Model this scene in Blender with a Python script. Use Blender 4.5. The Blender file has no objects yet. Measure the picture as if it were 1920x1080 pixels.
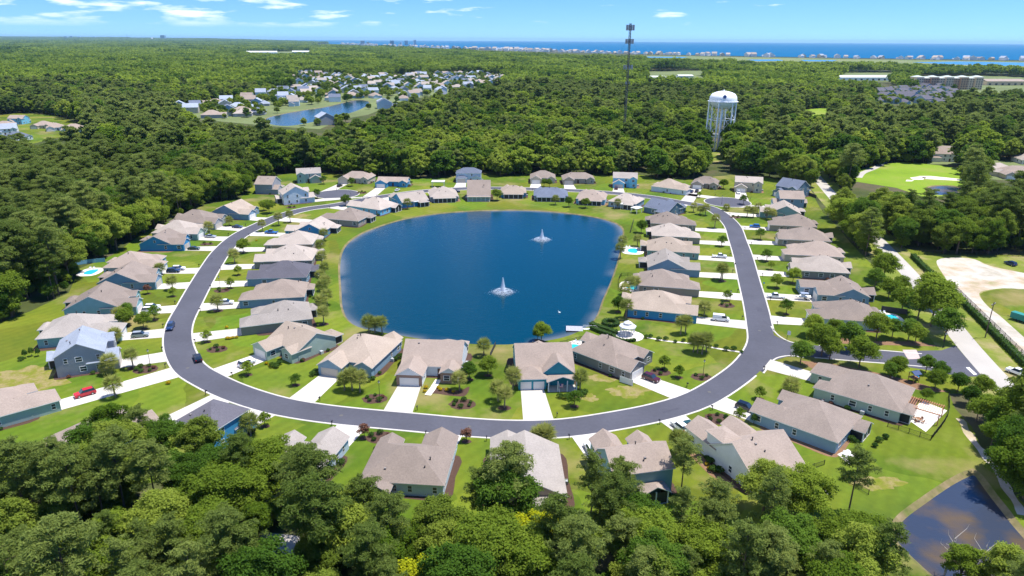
import bpy, bmesh, math, random
import numpy as np
from mathutils import Vector, Matrix
R = math.radians
SC = bpy.context.scene
COL = SC.collection
rng = random.Random(7)
nrg = np.random.default_rng(11)

# ------------------------------------------------------------------ camera, world, sun, exposure
F, CX, CY, CAM_H = 1297., 960., 540., 82.
PITCH, ROLL = R(19.72), R(0.33)
cp, sp, cr, sr = math.cos(PITCH), math.sin(PITCH), math.cos(ROLL), math.sin(ROLL)
_up = Vector((0, sp, cp)); _fw = Vector((0, cp, -sp)); _x = Vector((1, 0, 0))
c_right = _x*cr + _up*sr; c_up = -_x*sr + _up*cr
cam_data = bpy.data.cameras.new('camera'); cam = bpy.data.objects.new('camera', cam_data); COL.objects.link(cam)
cam_data.sensor_width = 36.; cam_data.lens = F/1920*36.; cam_data.clip_start = 1.; cam_data.clip_end = 200000.
M = Matrix((c_right, c_up, -_fw)).transposed().to_4x4(); M.translation = (0, 0, CAM_H); cam.matrix_world = M
SC.camera = cam
SUN_EL, SUN_AZ = R(71), R(10)          # azimuth measured from +x towards +y
sun_dir = Vector((math.cos(SUN_EL)*math.cos(SUN_AZ), math.cos(SUN_EL)*math.sin(SUN_AZ), math.sin(SUN_EL)))
W = bpy.data.worlds.new('World'); SC.world = W; W.use_nodes = True
nt = W.node_tree; nt.nodes.clear()
out = nt.nodes.new('ShaderNodeOutputWorld'); bg = nt.nodes.new('ShaderNodeBackground'); sky = nt.nodes.new('ShaderNodeTexSky')
sky.sky_type = 'NISHITA'; sky.sun_disc = False; sky.sun_elevation = SUN_EL; sky.sun_rotation = math.pi/2 - SUN_AZ
sky.air_density = 1.0; sky.dust_density = 0.0; sky.ozone_density = 2.5; sky.altitude = 100
hs = nt.nodes.new('ShaderNodeHueSaturation'); hs.inputs['Saturation'].default_value = 1.45; hs.inputs['Hue'].default_value = .512
nt.links.new(sky.outputs[0], hs.inputs['Color'])
tcs = nt.nodes.new('ShaderNodeTexCoord'); lift = nt.nodes.new('ShaderNodeVectorMath'); lift.operation = 'ADD'; lift.inputs[1].default_value = (0, 0, .11)
nrmz = nt.nodes.new('ShaderNodeVectorMath'); nrmz.operation = 'NORMALIZE'
nt.links.new(tcs.outputs['Generated'], lift.inputs[0]); nt.links.new(lift.outputs[0], nrmz.inputs[0]); nt.links.new(nrmz.outputs[0], sky.inputs['Vector'])
# fair-weather cumulus low over the horizon: noise on the view direction, everywhere round the compass
tc = nt.nodes.new('ShaderNodeTexCoord'); mp = nt.nodes.new('ShaderNodeMapping'); mp.inputs['Scale'].default_value = (11, 11, 75)
mp.inputs['Location'].default_value = (2.3, 0.6, 0.35)
nz = nt.nodes.new('ShaderNodeTexNoise'); nz.inputs['Scale'].default_value = 1.0; nz.inputs['Detail'].default_value = 7; nz.inputs['Roughness'].default_value = .55
cr_ = nt.nodes.new('ShaderNodeValToRGB'); cr_.color_ramp.elements[0].position = .58; cr_.color_ramp.elements[1].position = .74
nt.links.new(tc.outputs['Generated'], mp.inputs['Vector']); nt.links.new(mp.outputs[0], nz.inputs['Vector']); sx = nt.nodes.new('ShaderNodeSeparateXYZ'); nt.links.new(tc.outputs['Generated'], sx.inputs[0])
wst = nt.nodes.new('ShaderNodeMath'); wst.operation = 'MULTIPLY_ADD'; wst.inputs[1].default_value = -.22; nt.links.new(sx.outputs['X'], wst.inputs[0]); nt.links.new(nz.outputs['Fac'], wst.inputs[2]); nt.links.new(wst.outputs[0], cr_.inputs['Fac'])
mr = nt.nodes.new('ShaderNodeMapRange'); mr.inputs[1].default_value = .012; mr.inputs[2].default_value = .03; nt.links.new(sx.outputs['Z'], mr.inputs[0])
mm = nt.nodes.new('ShaderNodeMath'); mm.operation = 'MULTIPLY'; nt.links.new(cr_.outputs[0], mm.inputs[0]); nt.links.new(mr.outputs[0], mm.inputs[1])
mxc = nt.nodes.new('ShaderNodeMix'); mxc.data_type = 'RGBA'; mxc.inputs['B'].default_value = (7.5, 7.8, 8.2, 1)
nt.links.new(mm.outputs[0], mxc.inputs['Factor']); nt.links.new(hs.outputs[0], mxc.inputs['A'])
nt.links.new(mxc.outputs['Result'], bg.inputs['Color']); bg.inputs['Strength'].default_value = 0.113
nt.links.new(bg.outputs[0], out.inputs[0])
sd = bpy.data.lights.new('sun', 'SUN'); sd.energy = 4.3; sd.angle = R(.53); sd.color = (1, .96, .89)
so = bpy.data.objects.new('sun', sd); COL.objects.link(so); so.rotation_euler = (-sun_dir).to_track_quat('-Z', 'Y').to_euler()
SC.view_settings.view_transform = 'Standard'; SC.view_settings.look = 'None'; SC.view_settings.exposure = 0.84; SC.view_settings.gamma = 1
SC.view_settings.use_curve_mapping = False
SC.cycles.max_bounces = 8; SC.cycles.diffuse_bounces = 5; SC.cycles.transparent_max_bounces = 8; SC.cycles.volume_bounces = 0
SC.cycles.use_denoising = True

def ray(px, py):
    x = (px-CX)/F; y = -(py-CY)/F
    return c_right*x + c_up*y + _fw
def P(px, py, z=0.):                    # photo pixel -> point on the plane at height z
    r = ray(px, py); t = (z-CAM_H)/r.z
    return (r.x*t, r.y*t)
def proj(x, y, z=0.):                   # world -> photo pixel
    v = Vector((x, y, z-CAM_H)); d = v.dot(_fw)
    return (CX + F*v.dot(c_right)/d, CY - F*v.dot(c_up)/d, d)

# ------------------------------------------------------------------ helpers
def tag(o, label=None, cat=None, group=None, kind=None):
    if label: o['label'] = label
    if cat: o['category'] = cat
    if group: o['group'] = group
    if kind: o['kind'] = kind
    return o
def empty(name, loc=(0, 0, 0), rz=0.):
    o = bpy.data.objects.new(name, None); o.location = loc; o.rotation_euler = (0, 0, rz); COL.objects.link(o); o.empty_display_size = .5
    return o
def link(name, me, parent=None, loc=None, rz=None, scale=None):
    o = bpy.data.objects.new(name, me); COL.objects.link(o)
    if parent: o.parent = parent
    if loc is not None: o.location = loc
    if rz is not None: o.rotation_euler = (0, 0, rz)
    if scale is not None: o.scale = scale
    return o
class MB:
    def __init__(s): s.v = []; s.f = []; s.m = []
    def add(s, vs, fs, mi=0):
        n = len(s.v); s.v += [tuple(v) for v in vs]
        for f in fs: s.f.append([i+n for i in f]); s.m.append(mi)
        return s
    def box(s, x0, x1, y0, y1, z0, z1, mi=0):
        vs = [(x, y, z) for z in (z0, z1) for y in (y0, y1) for x in (x0, x1)]
        return s.add(vs, [(0, 2, 3, 1), (4, 5, 7, 6), (0, 1, 5, 4), (2, 6, 7, 3), (0, 4, 6, 2), (1, 3, 7, 5)], mi)
    def tube(s, p0, p1, r0, r1, n=8, mi=0, cap=True):
        p0 = Vector(p0); p1 = Vector(p1); d = (p1-p0); L = d.length
        if L < 1e-6: return s
        d /= L; a = d.orthogonal().normalized(); b = d.cross(a); vs = []
        for p, r in ((p0, r0), (p1, r1)):
            for i in range(n):
                t = 2*math.pi*i/n; vs.append(p + (a*math.cos(t) + b*math.sin(t))*r)
        fs = [(i, (i+1) % n, n+(i+1) % n, n+i) for i in range(n)]
        if cap: fs += [tuple(range(n-1, -1, -1)), tuple(range(n, 2*n))]
        return s.add(vs, fs, mi)
    def lathe(s, prof, n=16, mi=0, c=(0, 0)):
        vs = []; fs = []
        for r, z in prof:
            for i in range(n):
                t = 2*math.pi*i/n; vs.append((c[0]+r*math.cos(t), c[1]+r*math.sin(t), z))
        for k in range(len(prof)-1):
            for i in range(n):
                j = (i+1) % n; fs.append((k*n+i, k*n+j, (k+1)*n+j, (k+1)*n+i))
        return s.add(vs, fs, mi)
    def mesh(s, name, mats, smooth=False):
        me = bpy.data.meshes.new(name); me.from_pydata(s.v, [], s.f)
        for m in (mats if isinstance(mats, (list, tuple)) else [mats]): me.materials.append(m)
        if any(s.m): me.polygons.foreach_set('material_index', s.m)
        if smooth: me.polygons.foreach_set('use_smooth', [True]*len(me.polygons))
        me.update(); return me
    def build(s, name, mats, parent=None, smooth=False, **k): return link(name, s.mesh(name, mats, smooth), parent, **k)

# ------------------------------------------------------------------ materials
MATS = {}
def nodes_of(name):
    m = bpy.data.materials.new(name); m.use_nodes = True; t = m.node_tree; b = t.nodes['Principled BSDF']; return m, t, b
def mat(name, col, rough=.7, var=0., scale=.5, spec=.3, metal=0., bump=0., bscale=4., objvar=0., fine=0., fscale=6.):
    if name in MATS: return MATS[name]
    m, t, b = nodes_of(name); b.inputs['Roughness'].default_value = rough; b.inputs['Specular IOR Level'].default_value = spec; b.inputs['Metallic'].default_value = metal
    c = t.nodes.new('ShaderNodeRGB'); c.outputs[0].default_value = (*col, 1); last = c.outputs[0]
    geo = t.nodes.new('ShaderNodeNewGeometry')
    def mul(fac_socket, lo, hi):
        nonlocal last
        r = t.nodes.new('ShaderNodeMapRange'); r.inputs[3].default_value = lo; r.inputs[4].default_value = hi; t.links.new(fac_socket, r.inputs[0])
        v = t.nodes.new('ShaderNodeVectorMath'); v.operation = 'SCALE'; t.links.new(last, v.inputs[0]); t.links.new(r.outputs[0], v.inputs['Scale']); last = v.outputs[0]
    def noise(sc, det=4):
        n = t.nodes.new('ShaderNodeTexNoise'); n.inputs['Scale'].default_value = sc; n.inputs['Detail'].default_value = det; t.links.new(geo.outputs['Position'], n.inputs['Vector']); return n.outputs['Fac']
    if var: mul(noise(scale), 1-var*1.6, 1+var*1.6)
    if fine: mul(noise(fscale, 3), 1-fine*1.6, 1+fine*1.6)
    if objvar:
        oi = t.nodes.new('ShaderNodeObjectInfo'); mul(oi.outputs['Random'], 1-objvar, 1+objvar)
    t.links.new(last, b.inputs['Base Color'])
    if bump:
        bp = t.nodes.new('ShaderNodeBump'); bp.inputs['Strength'].default_value = bump; bp.inputs['Distance'].default_value = .1
        t.links.new(noise(bscale, 6), bp.inputs['Height']); t.links.new(bp.outputs[0], b.inputs['Normal'])
    MATS[name] = m; return m
def roof_mat(name, col):
    if name in MATS: return MATS[name]
    m, t, b = nodes_of(name); b.inputs['Roughness'].default_value = .9; b.inputs['Specular IOR Level'].default_value = .15
    N = t.nodes.new; L = t.links.new
    geo = N('ShaderNodeNewGeometry'); oi = N('ShaderNodeObjectInfo')
    def noise(sc, det, vec=None):
        n = N('ShaderNodeTexNoise'); n.inputs['Scale'].default_value = sc; n.inputs['Detail'].default_value = det; L(vec or geo.outputs['Position'], n.inputs['Vector']); return n.outputs['Fac']
    def rng_(s, lo, hi):
        r = N('ShaderNodeMapRange'); r.inputs[3].default_value = lo; r.inputs[4].default_value = hi; L(s, r.inputs[0]); return r.outputs[0]
    def mulv(a, b_):
        x = N('ShaderNodeMath'); x.operation = 'MULTIPLY'; L(a, x.inputs[0]); L(b_, x.inputs[1]); return x.outputs[0]
    # shingle courses: thin darker rows every 14 cm of height, weathering blotches, granule speckle
    sxyz = N('ShaderNodeSeparateXYZ'); L(geo.outputs['Position'], sxyz.inputs[0])
    w = N('ShaderNodeMath'); w.operation = 'MULTIPLY'; w.inputs[1].default_value = 7.; L(sxyz.outputs['Z'], w.inputs[0])
    fr = N('ShaderNodeMath'); fr.operation = 'FRACT'; L(w.outputs[0], fr.inputs[0])
    st = N('ShaderNodeMath'); st.operation = 'GREATER_THAN'; st.inputs[1].default_value = .82; L(fr.outputs[0], st.inputs[0])
    k = mulv(rng_(st.outputs[0], 1., .86), rng_(noise(.25, 5), .80, 1.2))
    k = mulv(k, rng_(noise(3.2, 3), .72, 1.28)); k = mulv(k, rng_(oi.outputs['Random'], .88, 1.1))
    c = N('ShaderNodeRGB'); c.outputs[0].default_value = (*col, 1)
    v = N('ShaderNodeVectorMath'); v.operation = 'SCALE'; L(c.outputs[0], v.inputs[0]); L(k, v.inputs['Scale']); L(v.outputs[0], b.inputs['Base Color'])
    MATS[name] = m; return m
def wall_mat(name, col):
    if name in MATS: return MATS[name]
    m, t, b = nodes_of(name); b.inputs['Roughness'].default_value = .65; b.inputs['Specular IOR Level'].default_value = .25
    N = t.nodes.new; L = t.links.new
    geo = N('ShaderNodeNewGeometry'); sxyz = N('ShaderNodeSeparateXYZ'); L(geo.outputs['Position'], sxyz.inputs[0])
    w = N('ShaderNodeMath'); w.operation = 'MULTIPLY'; w.inputs[1].default_value = 5.5; L(sxyz.outputs['Z'], w.inputs[0])
    fr = N('ShaderNodeMath'); fr.operation = 'FRACT'; L(w.outputs[0], fr.inputs[0])
    bp = N('ShaderNodeBump'); bp.inputs['Strength'].default_value = .6; bp.inputs['Distance'].default_value = .03; L(fr.outputs[0], bp.inputs['Height']); L(bp.outputs[0], b.inputs['Normal'])
    n = N('ShaderNodeTexNoise'); n.inputs['Scale'].default_value = .6; n.inputs['Detail'].default_value = 5; L(geo.outputs['Position'], n.inputs['Vector'])
    r = N('ShaderNodeMapRange'); r.inputs[3].default_value = .86; r.inputs[4].default_value = 1.12; L(n.outputs['Fac'], r.inputs[0])
    c = N('ShaderNodeRGB'); c.outputs[0].default_value = (*col, 1)
    v = N('ShaderNodeVectorMath'); v.operation = 'SCALE'; L(c.outputs[0], v.inputs[0]); L(r.outputs[0], v.inputs['Scale']); L(v.outputs[0], b.inputs['Base Color'])
    MATS[name] = m; return m
def leaf_mat(name, c1, c2, trans=.3, patch=.012):
    if name in MATS: return MATS[name]
    m = bpy.data.materials.new(name); m.use_nodes = True; t = m.node_tree; t.nodes.clear(); N = t.nodes.new; L = t.links.new
    o = N('ShaderNodeOutputMaterial'); oi = N('ShaderNodeObjectInfo'); at = N('ShaderNodeAttribute'); at.attribute_name = 'rnd'
    nz = N('ShaderNodeTexNoise'); nz.inputs['Scale'].default_value = patch; nz.inputs['Detail'].default_value = 3; L(oi.outputs['Location'], nz.inputs['Vector'])
    a = N('ShaderNodeMath'); a.operation = 'MULTIPLY_ADD'; a.inputs[1].default_value = .75; L(oi.outputs['Random'], a.inputs[0])
    b = N('ShaderNodeMath'); b.operation = 'MULTIPLY_ADD'; b.inputs[1].default_value = 1.6; b.inputs[2].default_value = -.80; L(nz.outputs['Fac'], b.inputs[0]); L(b.outputs[0], a.inputs[2])
    n2 = N('ShaderNodeTexNoise'); n2.inputs['Scale'].default_value = .0035; n2.inputs['Detail'].default_value = 4; L(oi.outputs['Location'], n2.inputs['Vector'])
    b2 = N('ShaderNodeMath'); b2.operation = 'MULTIPLY_ADD'; b2.inputs[1].default_value = 1.5; b2.inputs[2].default_value = -.75; L(n2.outputs['Fac'], b2.inputs[0])
    a2 = N('ShaderNodeMath'); a2.operation = 'ADD'; L(a.outputs[0], a2.inputs[0]); L(b2.outputs[0], a2.inputs[1])
    d = N('ShaderNodeMath'); d.operation = 'MULTIPLY_ADD'; d.inputs[1].default_value = .34; d.use_clamp = True; L(at.outputs['Fac'], d.inputs[0]); L(a2.outputs[0], d.inputs[2])
    mx = N('ShaderNodeMix'); mx.data_type = 'RGBA'; mx.inputs['A'].default_value = (*c1, 1); mx.inputs['B'].default_value = (*c2, 1); L(d.outputs[0], mx.inputs['Factor'])
    df = N('ShaderNodeBsdfDiffuse'); tr = N('ShaderNodeBsdfTranslucent'); ms = N('ShaderNodeMixShader'); ms.inputs[0].default_value = trans
    L(mx.outputs['Result'], df.inputs[0]); L(mx.outputs['Result'], tr.inputs[0]); L(df.outputs[0], ms.inputs[1]); L(tr.outputs[0], ms.inputs[2]); L(ms.outputs[0], o.inputs[0])
    MATS[name] = m; return m
def water_mat(name, col, rough=.06, bump=.25, scale=.8):
    m, t, b = nodes_of(name); b.inputs['Base Color'].default_value = (*col, 1); b.inputs['Roughness'].default_value = rough; b.inputs['IOR'].default_value = 1.33
    N = t.nodes.new; L = t.links.new; geo = N('ShaderNodeNewGeometry'); mp = N('ShaderNodeMapping'); mp.inputs['Scale'].default_value = (1., 2.2, 1.); L(geo.outputs['Position'], mp.inputs[0])
    n = N('ShaderNodeTexNoise'); n.inputs['Scale'].default_value = scale; n.inputs['Detail'].default_value = 5; L(mp.outputs[0], n.inputs['Vector'])
    bp = N('ShaderNodeBump'); bp.inputs['Strength'].default_value = bump; bp.inputs['Distance'].default_value = .25; L(n.outputs['Fac'], bp.inputs['Height']); L(bp.outputs[0], b.inputs['Normal'])
    MATS[name] = m; return m
def ramp_ground(name, cols, scale, fine=.12, fscale=1.5, stripes=None, rough=.95, patch=None, yards=None):
    m, t, b = nodes_of(name); b.inputs['Roughness'].default_value = rough; b.inputs['Specular IOR Level'].default_value = .1
    N = t.nodes.new; L = t.links.new; geo = N('ShaderNodeNewGeometry')
    def noise(sc, det, seed=0.):
        mp = N('ShaderNodeMapping'); mp.inputs['Location'].default_value = (seed, seed*2, 0); L(geo.outputs['Position'], mp.inputs[0])
        n = N('ShaderNodeTexNoise'); n.inputs['Scale'].default_value = sc; n.inputs['Detail'].default_value = det; n.inputs['Roughness'].default_value = .6; L(mp.outputs[0], n.inputs['Vector']); return n.outputs['Fac']
    r = N('ShaderNodeValToRGB'); e = r.color_ramp.elements
    while len(e) < len(cols): e.new(.5)
    for i, (p, c) in enumerate(cols): e[i].position = p; e[i].color = (*c, 1)
    L(noise(scale, 6), r.inputs[0]); last = r.outputs[0]
    def mul(s, lo, hi):
        nonlocal last
        q = N('ShaderNodeMapRange'); q.inputs[3].default_value = lo; q.inputs[4].default_value = hi; L(s, q.inputs[0])
        v = N('ShaderNodeVectorMath'); v.operation = 'SCALE'; L(last, v.inputs[0]); L(q.outputs[0], v.inputs['Scale']); last = v.outputs[0]
    if fine: mul(noise(fscale, 5, 3.), 1-1.7*fine, 1+1.7*fine)
    if stripes:
        wv = N('ShaderNodeTexWave'); wv.inputs['Scale'].default_value = stripes; wv.inputs['Distortion'].default_value = 1.5; wv.inputs['Detail'].default_value = 1; wv.inputs['Detail Scale'].default_value = .05
        rt = N('ShaderNodeMapping'); rt.inputs['Rotation'].default_value = (0, 0, .6); L(geo.outputs['Position'], rt.inputs[0]); L(rt.outputs[0], wv.inputs['Vector']); mul(wv.outputs['Fac'], .95, 1.05)
    if yards:
        vo = N('ShaderNodeTexVoronoi'); vo.inputs['Scale'].default_value = yards; nzv = N('ShaderNodeTexNoise'); nzv.inputs['Scale'].default_value = .08; L(geo.outputs['Position'], nzv.inputs['Vector'])
        wob = N('ShaderNodeVectorMath'); wob.operation = 'MULTIPLY_ADD'; wob.inputs[1].default_value = (9, 9, 0); L(nzv.outputs['Color'], wob.inputs[0]); L(geo.outputs['Position'], wob.inputs[2]); L(wob.outputs[0], vo.inputs['Vector'])
        sc_ = N('ShaderNodeSeparateColor'); L(vo.outputs['Color'], sc_.inputs[0]); mul(sc_.outputs[0], .78, 1.16)
        tn = N('ShaderNodeMix'); tn.data_type = 'RGBA'; tn.blend_type = 'MULTIPLY'; tn.inputs['Factor'].default_value = 1.; q = N('ShaderNodeValToRGB'); q.color_ramp.elements[0].color = (.78, .95, .9, 1); q.color_ramp.elements[1].color = (1.12, 1., 1.2, 1); L(sc_.outputs[1], q.inputs[0]); L(last, tn.inputs['A']); L(q.outputs[0], tn.inputs['B']); last = tn.outputs['Result']
    if patch:
        pc, ps, p0, p1 = patch
        q = N('ShaderNodeMapRange'); q.inputs[1].default_value = p0; q.inputs[2].default_value = p1; L(noise(ps, 8, 9.), q.inputs[0])
        mx = N('ShaderNodeMix'); mx.data_type = 'RGBA'; mx.inputs['B'].default_value = (*pc, 1); L(q.outputs[0], mx.inputs['Factor']); L(last, mx.inputs['A']); last = mx.outputs['Result']
    L(last, b.inputs['Base Color']); MATS[name] = m; return m

WHITE = mat('white_trim', (.78, .78, .77), .55)
CONC = mat('driveway_concrete', (.49, .455, .405), .85, var=.11, scale=.22, fine=.07, fscale=1.6, objvar=.07)
KERBM = mat('kerb_concrete', (.52, .49, .45), .9, var=.14, scale=.35, fine=.06, fscale=2.)
ASPH = mat('asphalt', (.073, .074, .093), .9, var=.17, scale=.10, fine=.10, fscale=1.1)
GLASS = mat('window_glass', (.025, .04, .06), .08, spec=.6)
DARK = mat('dark_screen', (.03, .033, .038), .5)
BLACKM = mat('black_metal', (.02, .02, .022), .5)
MULCH = mat('mulch', (.075, .042, .03), 1., var=.2, scale=2.)
STRAW = mat('pine_straw', (.20, .115, .065), 1., var=.2, scale=1.)
BARK = mat('bark', (.13, .095, .07), .95, var=.25, scale=1.5)
STONE = mat('brick_veneer', (.30, .20, .15), .9, var=.15, scale=2., fine=.25, fscale=7.)
WOOD = mat('timber', (.36, .19, .10), .8, var=.15, scale=1.)
TYRE = mat('tyre_rubber', (.02, .02, .02), .8); RIM = mat('rim_metal', (.5, .5, .52), .3, metal=.8)
# ------------------------------------------------------------------ curves in plan
def smooth(pts, closed=False, step=2.5):
    n = len(pts); outp = []
    rngk = range(n if closed else n-1)
    for i in rngk:
        p = [Vector((*pts[(i+k) % n if closed else min(max(i+k, 0), n-1)][:2], 0)) for k in (-1, 0, 1, 2)]
        L = (p[2]-p[1]).length; m = max(1, int(L/step))
        for j in range(m):
            t = j/m
            q = .5*((2*p[1]) + (-p[0]+p[2])*t + (2*p[0]-5*p[1]+4*p[2]-p[3])*t*t + (-p[0]+3*p[1]-3*p[2]+p[3])*t**3)
            outp.append((q.x, q.y))
    if not closed: outp.append(tuple(pts[-1][:2]))
    return outp
def offset(line, d, closed=False):
    n = len(line); o = []
    for i in range(n):
        a = line[(i-1) % n if closed else max(i-1, 0)]; b = line[(i+1) % n if closed else min(i+1, n-1)]
        dx, dy = b[0]-a[0], b[1]-a[1]; L = math.hypot(dx, dy) or 1
        o.append((line[i][0]-dy/L*d, line[i][1]+dx/L*d))
    return o
def inside(poly, X, Y):
    X = np.asarray(X, float); Y = np.asarray(Y, float); r = np.zeros(X.shape, bool); n = len(poly); j = n-1
    for i in range(n):
        xi, yi = poly[i]; xj, yj = poly[j]
        if yi != yj: r ^= ((yi > Y) != (yj > Y)) & (X < (xj-xi)*(Y-yi)/(yj-yi)+xi)
        j = i
    return r
def dist_line(line, X, Y, closed=False):
    X = np.asarray(X, float); Y = np.asarray(Y, float); d = np.full(X.shape, 1e9); n = len(line)
    A = np.array(line, float); B = np.roll(A, -1, 0)
    if not closed: A, B = A[:-1], B[:-1]
    D = B-A; L2 = np.maximum((D*D).sum(1), 1e-9)
    if X.size < 40:
        t = np.clip(((X[:, None]-A[:, 0])*D[:, 0]+(Y[:, None]-A[:, 1])*D[:, 1])/L2, 0, 1)
        return np.hypot(X[:, None]-A[:, 0]-t*D[:, 0], Y[:, None]-A[:, 1]-t*D[:, 1]).min(1)
    for i in range(len(A)):
        t = np.clip(((X-A[i, 0])*D[i, 0]+(Y-A[i, 1])*D[i, 1])/L2[i], 0, 1); d = np.minimum(d, np.hypot(X-A[i, 0]-t*D[i, 0], Y-A[i, 1]-t*D[i, 1]))
    return d
def fill(name, loops, z, m, zs=None):
    """flat sheet: first loop outer, others holes"""
    bm = bmesh.new(); es = []
    for k, lp in enumerate(loops):
        vs = [bm.verts.new((x, y, z)) for x, y in lp]
        es += [bm.edges.new((vs[i], vs[(i+1) % len(vs)])) for i in range(len(vs))]
    bmesh.ops.triangle_fill(bm, use_beauty=True, use_dissolve=False, edges=es, normal=(0, 0, 1))
    for f in bm.faces:
        if f.normal.z < 0: f.normal_flip()
    me = bpy.data.meshes.new(name); bm.to_mesh(me); bm.free(); me.materials.append(m)
    return tag(link(name, me), kind='structure')
def ribbon(name, a, b, za, zb, m, closed=False):
    mb = MB(); n = len(a); vs = [(*p, za) for p in a]+[(*p, zb) for p in b]
    mb.add(vs, [(i, (i+1) % n, n+(i+1) % n, n+i) for i in range(n if closed else n-1)])
    o = mb.build(name, m); me = o.data
    if sum(p.normal.z for p in me.polygons) < 0: me.flip_normals()
    return tag(o, kind='structure')
def px(*pts): return [P(x, y) for x, y in pts]

# ------------------------------------------------------------------ lake and ponds (real basins cut out of the ground)
LAKE = smooth(px((636, 545), (634, 500), (639, 472), (652, 453), (676, 437), (706, 425), (748, 412), (800, 402), (860, 396), (930, 393), (990, 393), (1050, 397), (1110, 405), (1150, 415), (1169, 428), (1169, 448),
                 (1163, 480), (1155, 508), (1145, 535), (1133, 562), (1124, 588), (1110, 607), (1085, 622), (1050, 634), (1000, 642), (950, 646), (890, 645), (830, 640), (780, 634), (735, 626), (700, 620), (668, 612), (648, 598), (638, 574)), True, 3.)
POND = smooth(px((1806, 884), (1824, 878), (1840, 888), (1868, 925), (1905, 972), (1960, 1050), (1900, 1110), (1780, 1100), (1700, 1040), (1668, 1000), (1680, 968), (1730, 930), (1775, 900)), True, 1.5)
GOLFPOND = smooth(px((1735, 352), (1755, 347), (1790, 348), (1806, 352), (1800, 360), (1770, 366), (1742, 364)), True, 4.)
FARPOND = smooth(px((497, 222), (530, 213), (570, 206), (610, 200), (640, 193), (668, 187), (690, 189), (692, 196), (668, 208), (636, 217), (590, 228), (540, 236), (505, 232)), True, 8.)
CCW = lambda lp: lp if sum(lp[i-1][0]*lp[i][1]-lp[i][0]*lp[i-1][1] for i in range(len(lp))) > 0 else lp[::-1]
LAKE, POND, GOLFPOND, FARPOND = map(CCW, (LAKE, POND, GOLFPOND, FARPOND))
FLOOR = ramp_ground('forest_floor', [(.3, (.035, .045, .015)), (.5, (.06, .075, .022)), (.62, (.10, .085, .05)), (.8, (.05, .07, .02))], .03, .2, .3)
LAWN = ramp_ground('lawn_grass', [(.25, (.055, .096, .011)), (.42, (.092, .136, .011)), (.58, (.132, .160, .013)), (.8, (.18, .185, .03))], .034, .14, .7, stripes=.11, yards=.042, patch=((.23, .19, .075), .04, .53, .70))
BANK = ramp_ground('bank_soil', [(.3, (.10, .12, .03)), (.5, (.18, .15, .07)), (.8, (.28, .21, .13))], .2, .25, .8)
ground = fill('ground', [[(-60000, -300), (60000, -300), (60000, 60000), (-60000, 60000)], LAKE, POND, GOLFPOND, FARPOND], -.05, FLOOR)
LAKEM = water_mat('lake_water', (.001, .034, .060), .09, .35, .55); LAKEM.node_tree.nodes['Principled BSDF'].inputs['Specular IOR Level'].default_value = .36
PONDM = water_mat('pond_water', (.035, .04, .055), .04, .30, .9)
_t = PONDM.node_tree; _n = _t.nodes.new('ShaderNodeTexNoise'); _n.inputs['Scale'].default_value = .12; _n.inputs['Detail'].default_value = 5; _g = _t.nodes.new('ShaderNodeNewGeometry'); _t.links.new(_g.outputs['Position'], _n.inputs['Vector'])
_r = _t.nodes.new('ShaderNodeValToRGB'); _r.color_ramp.elements[0].position = .42; _r.color_ramp.elements[0].color = (.035, .045, .07, 1); _r.color_ramp.elements[1].position = .68; _r.color_ramp.elements[1].color = (.11, .075, .035, 1); _t.links.new(_n.outputs['Fac'], _r.inputs[0]); _t.links.new(_r.outputs[0], _t.nodes['Principled BSDF'].inputs['Base Color'])
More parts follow.
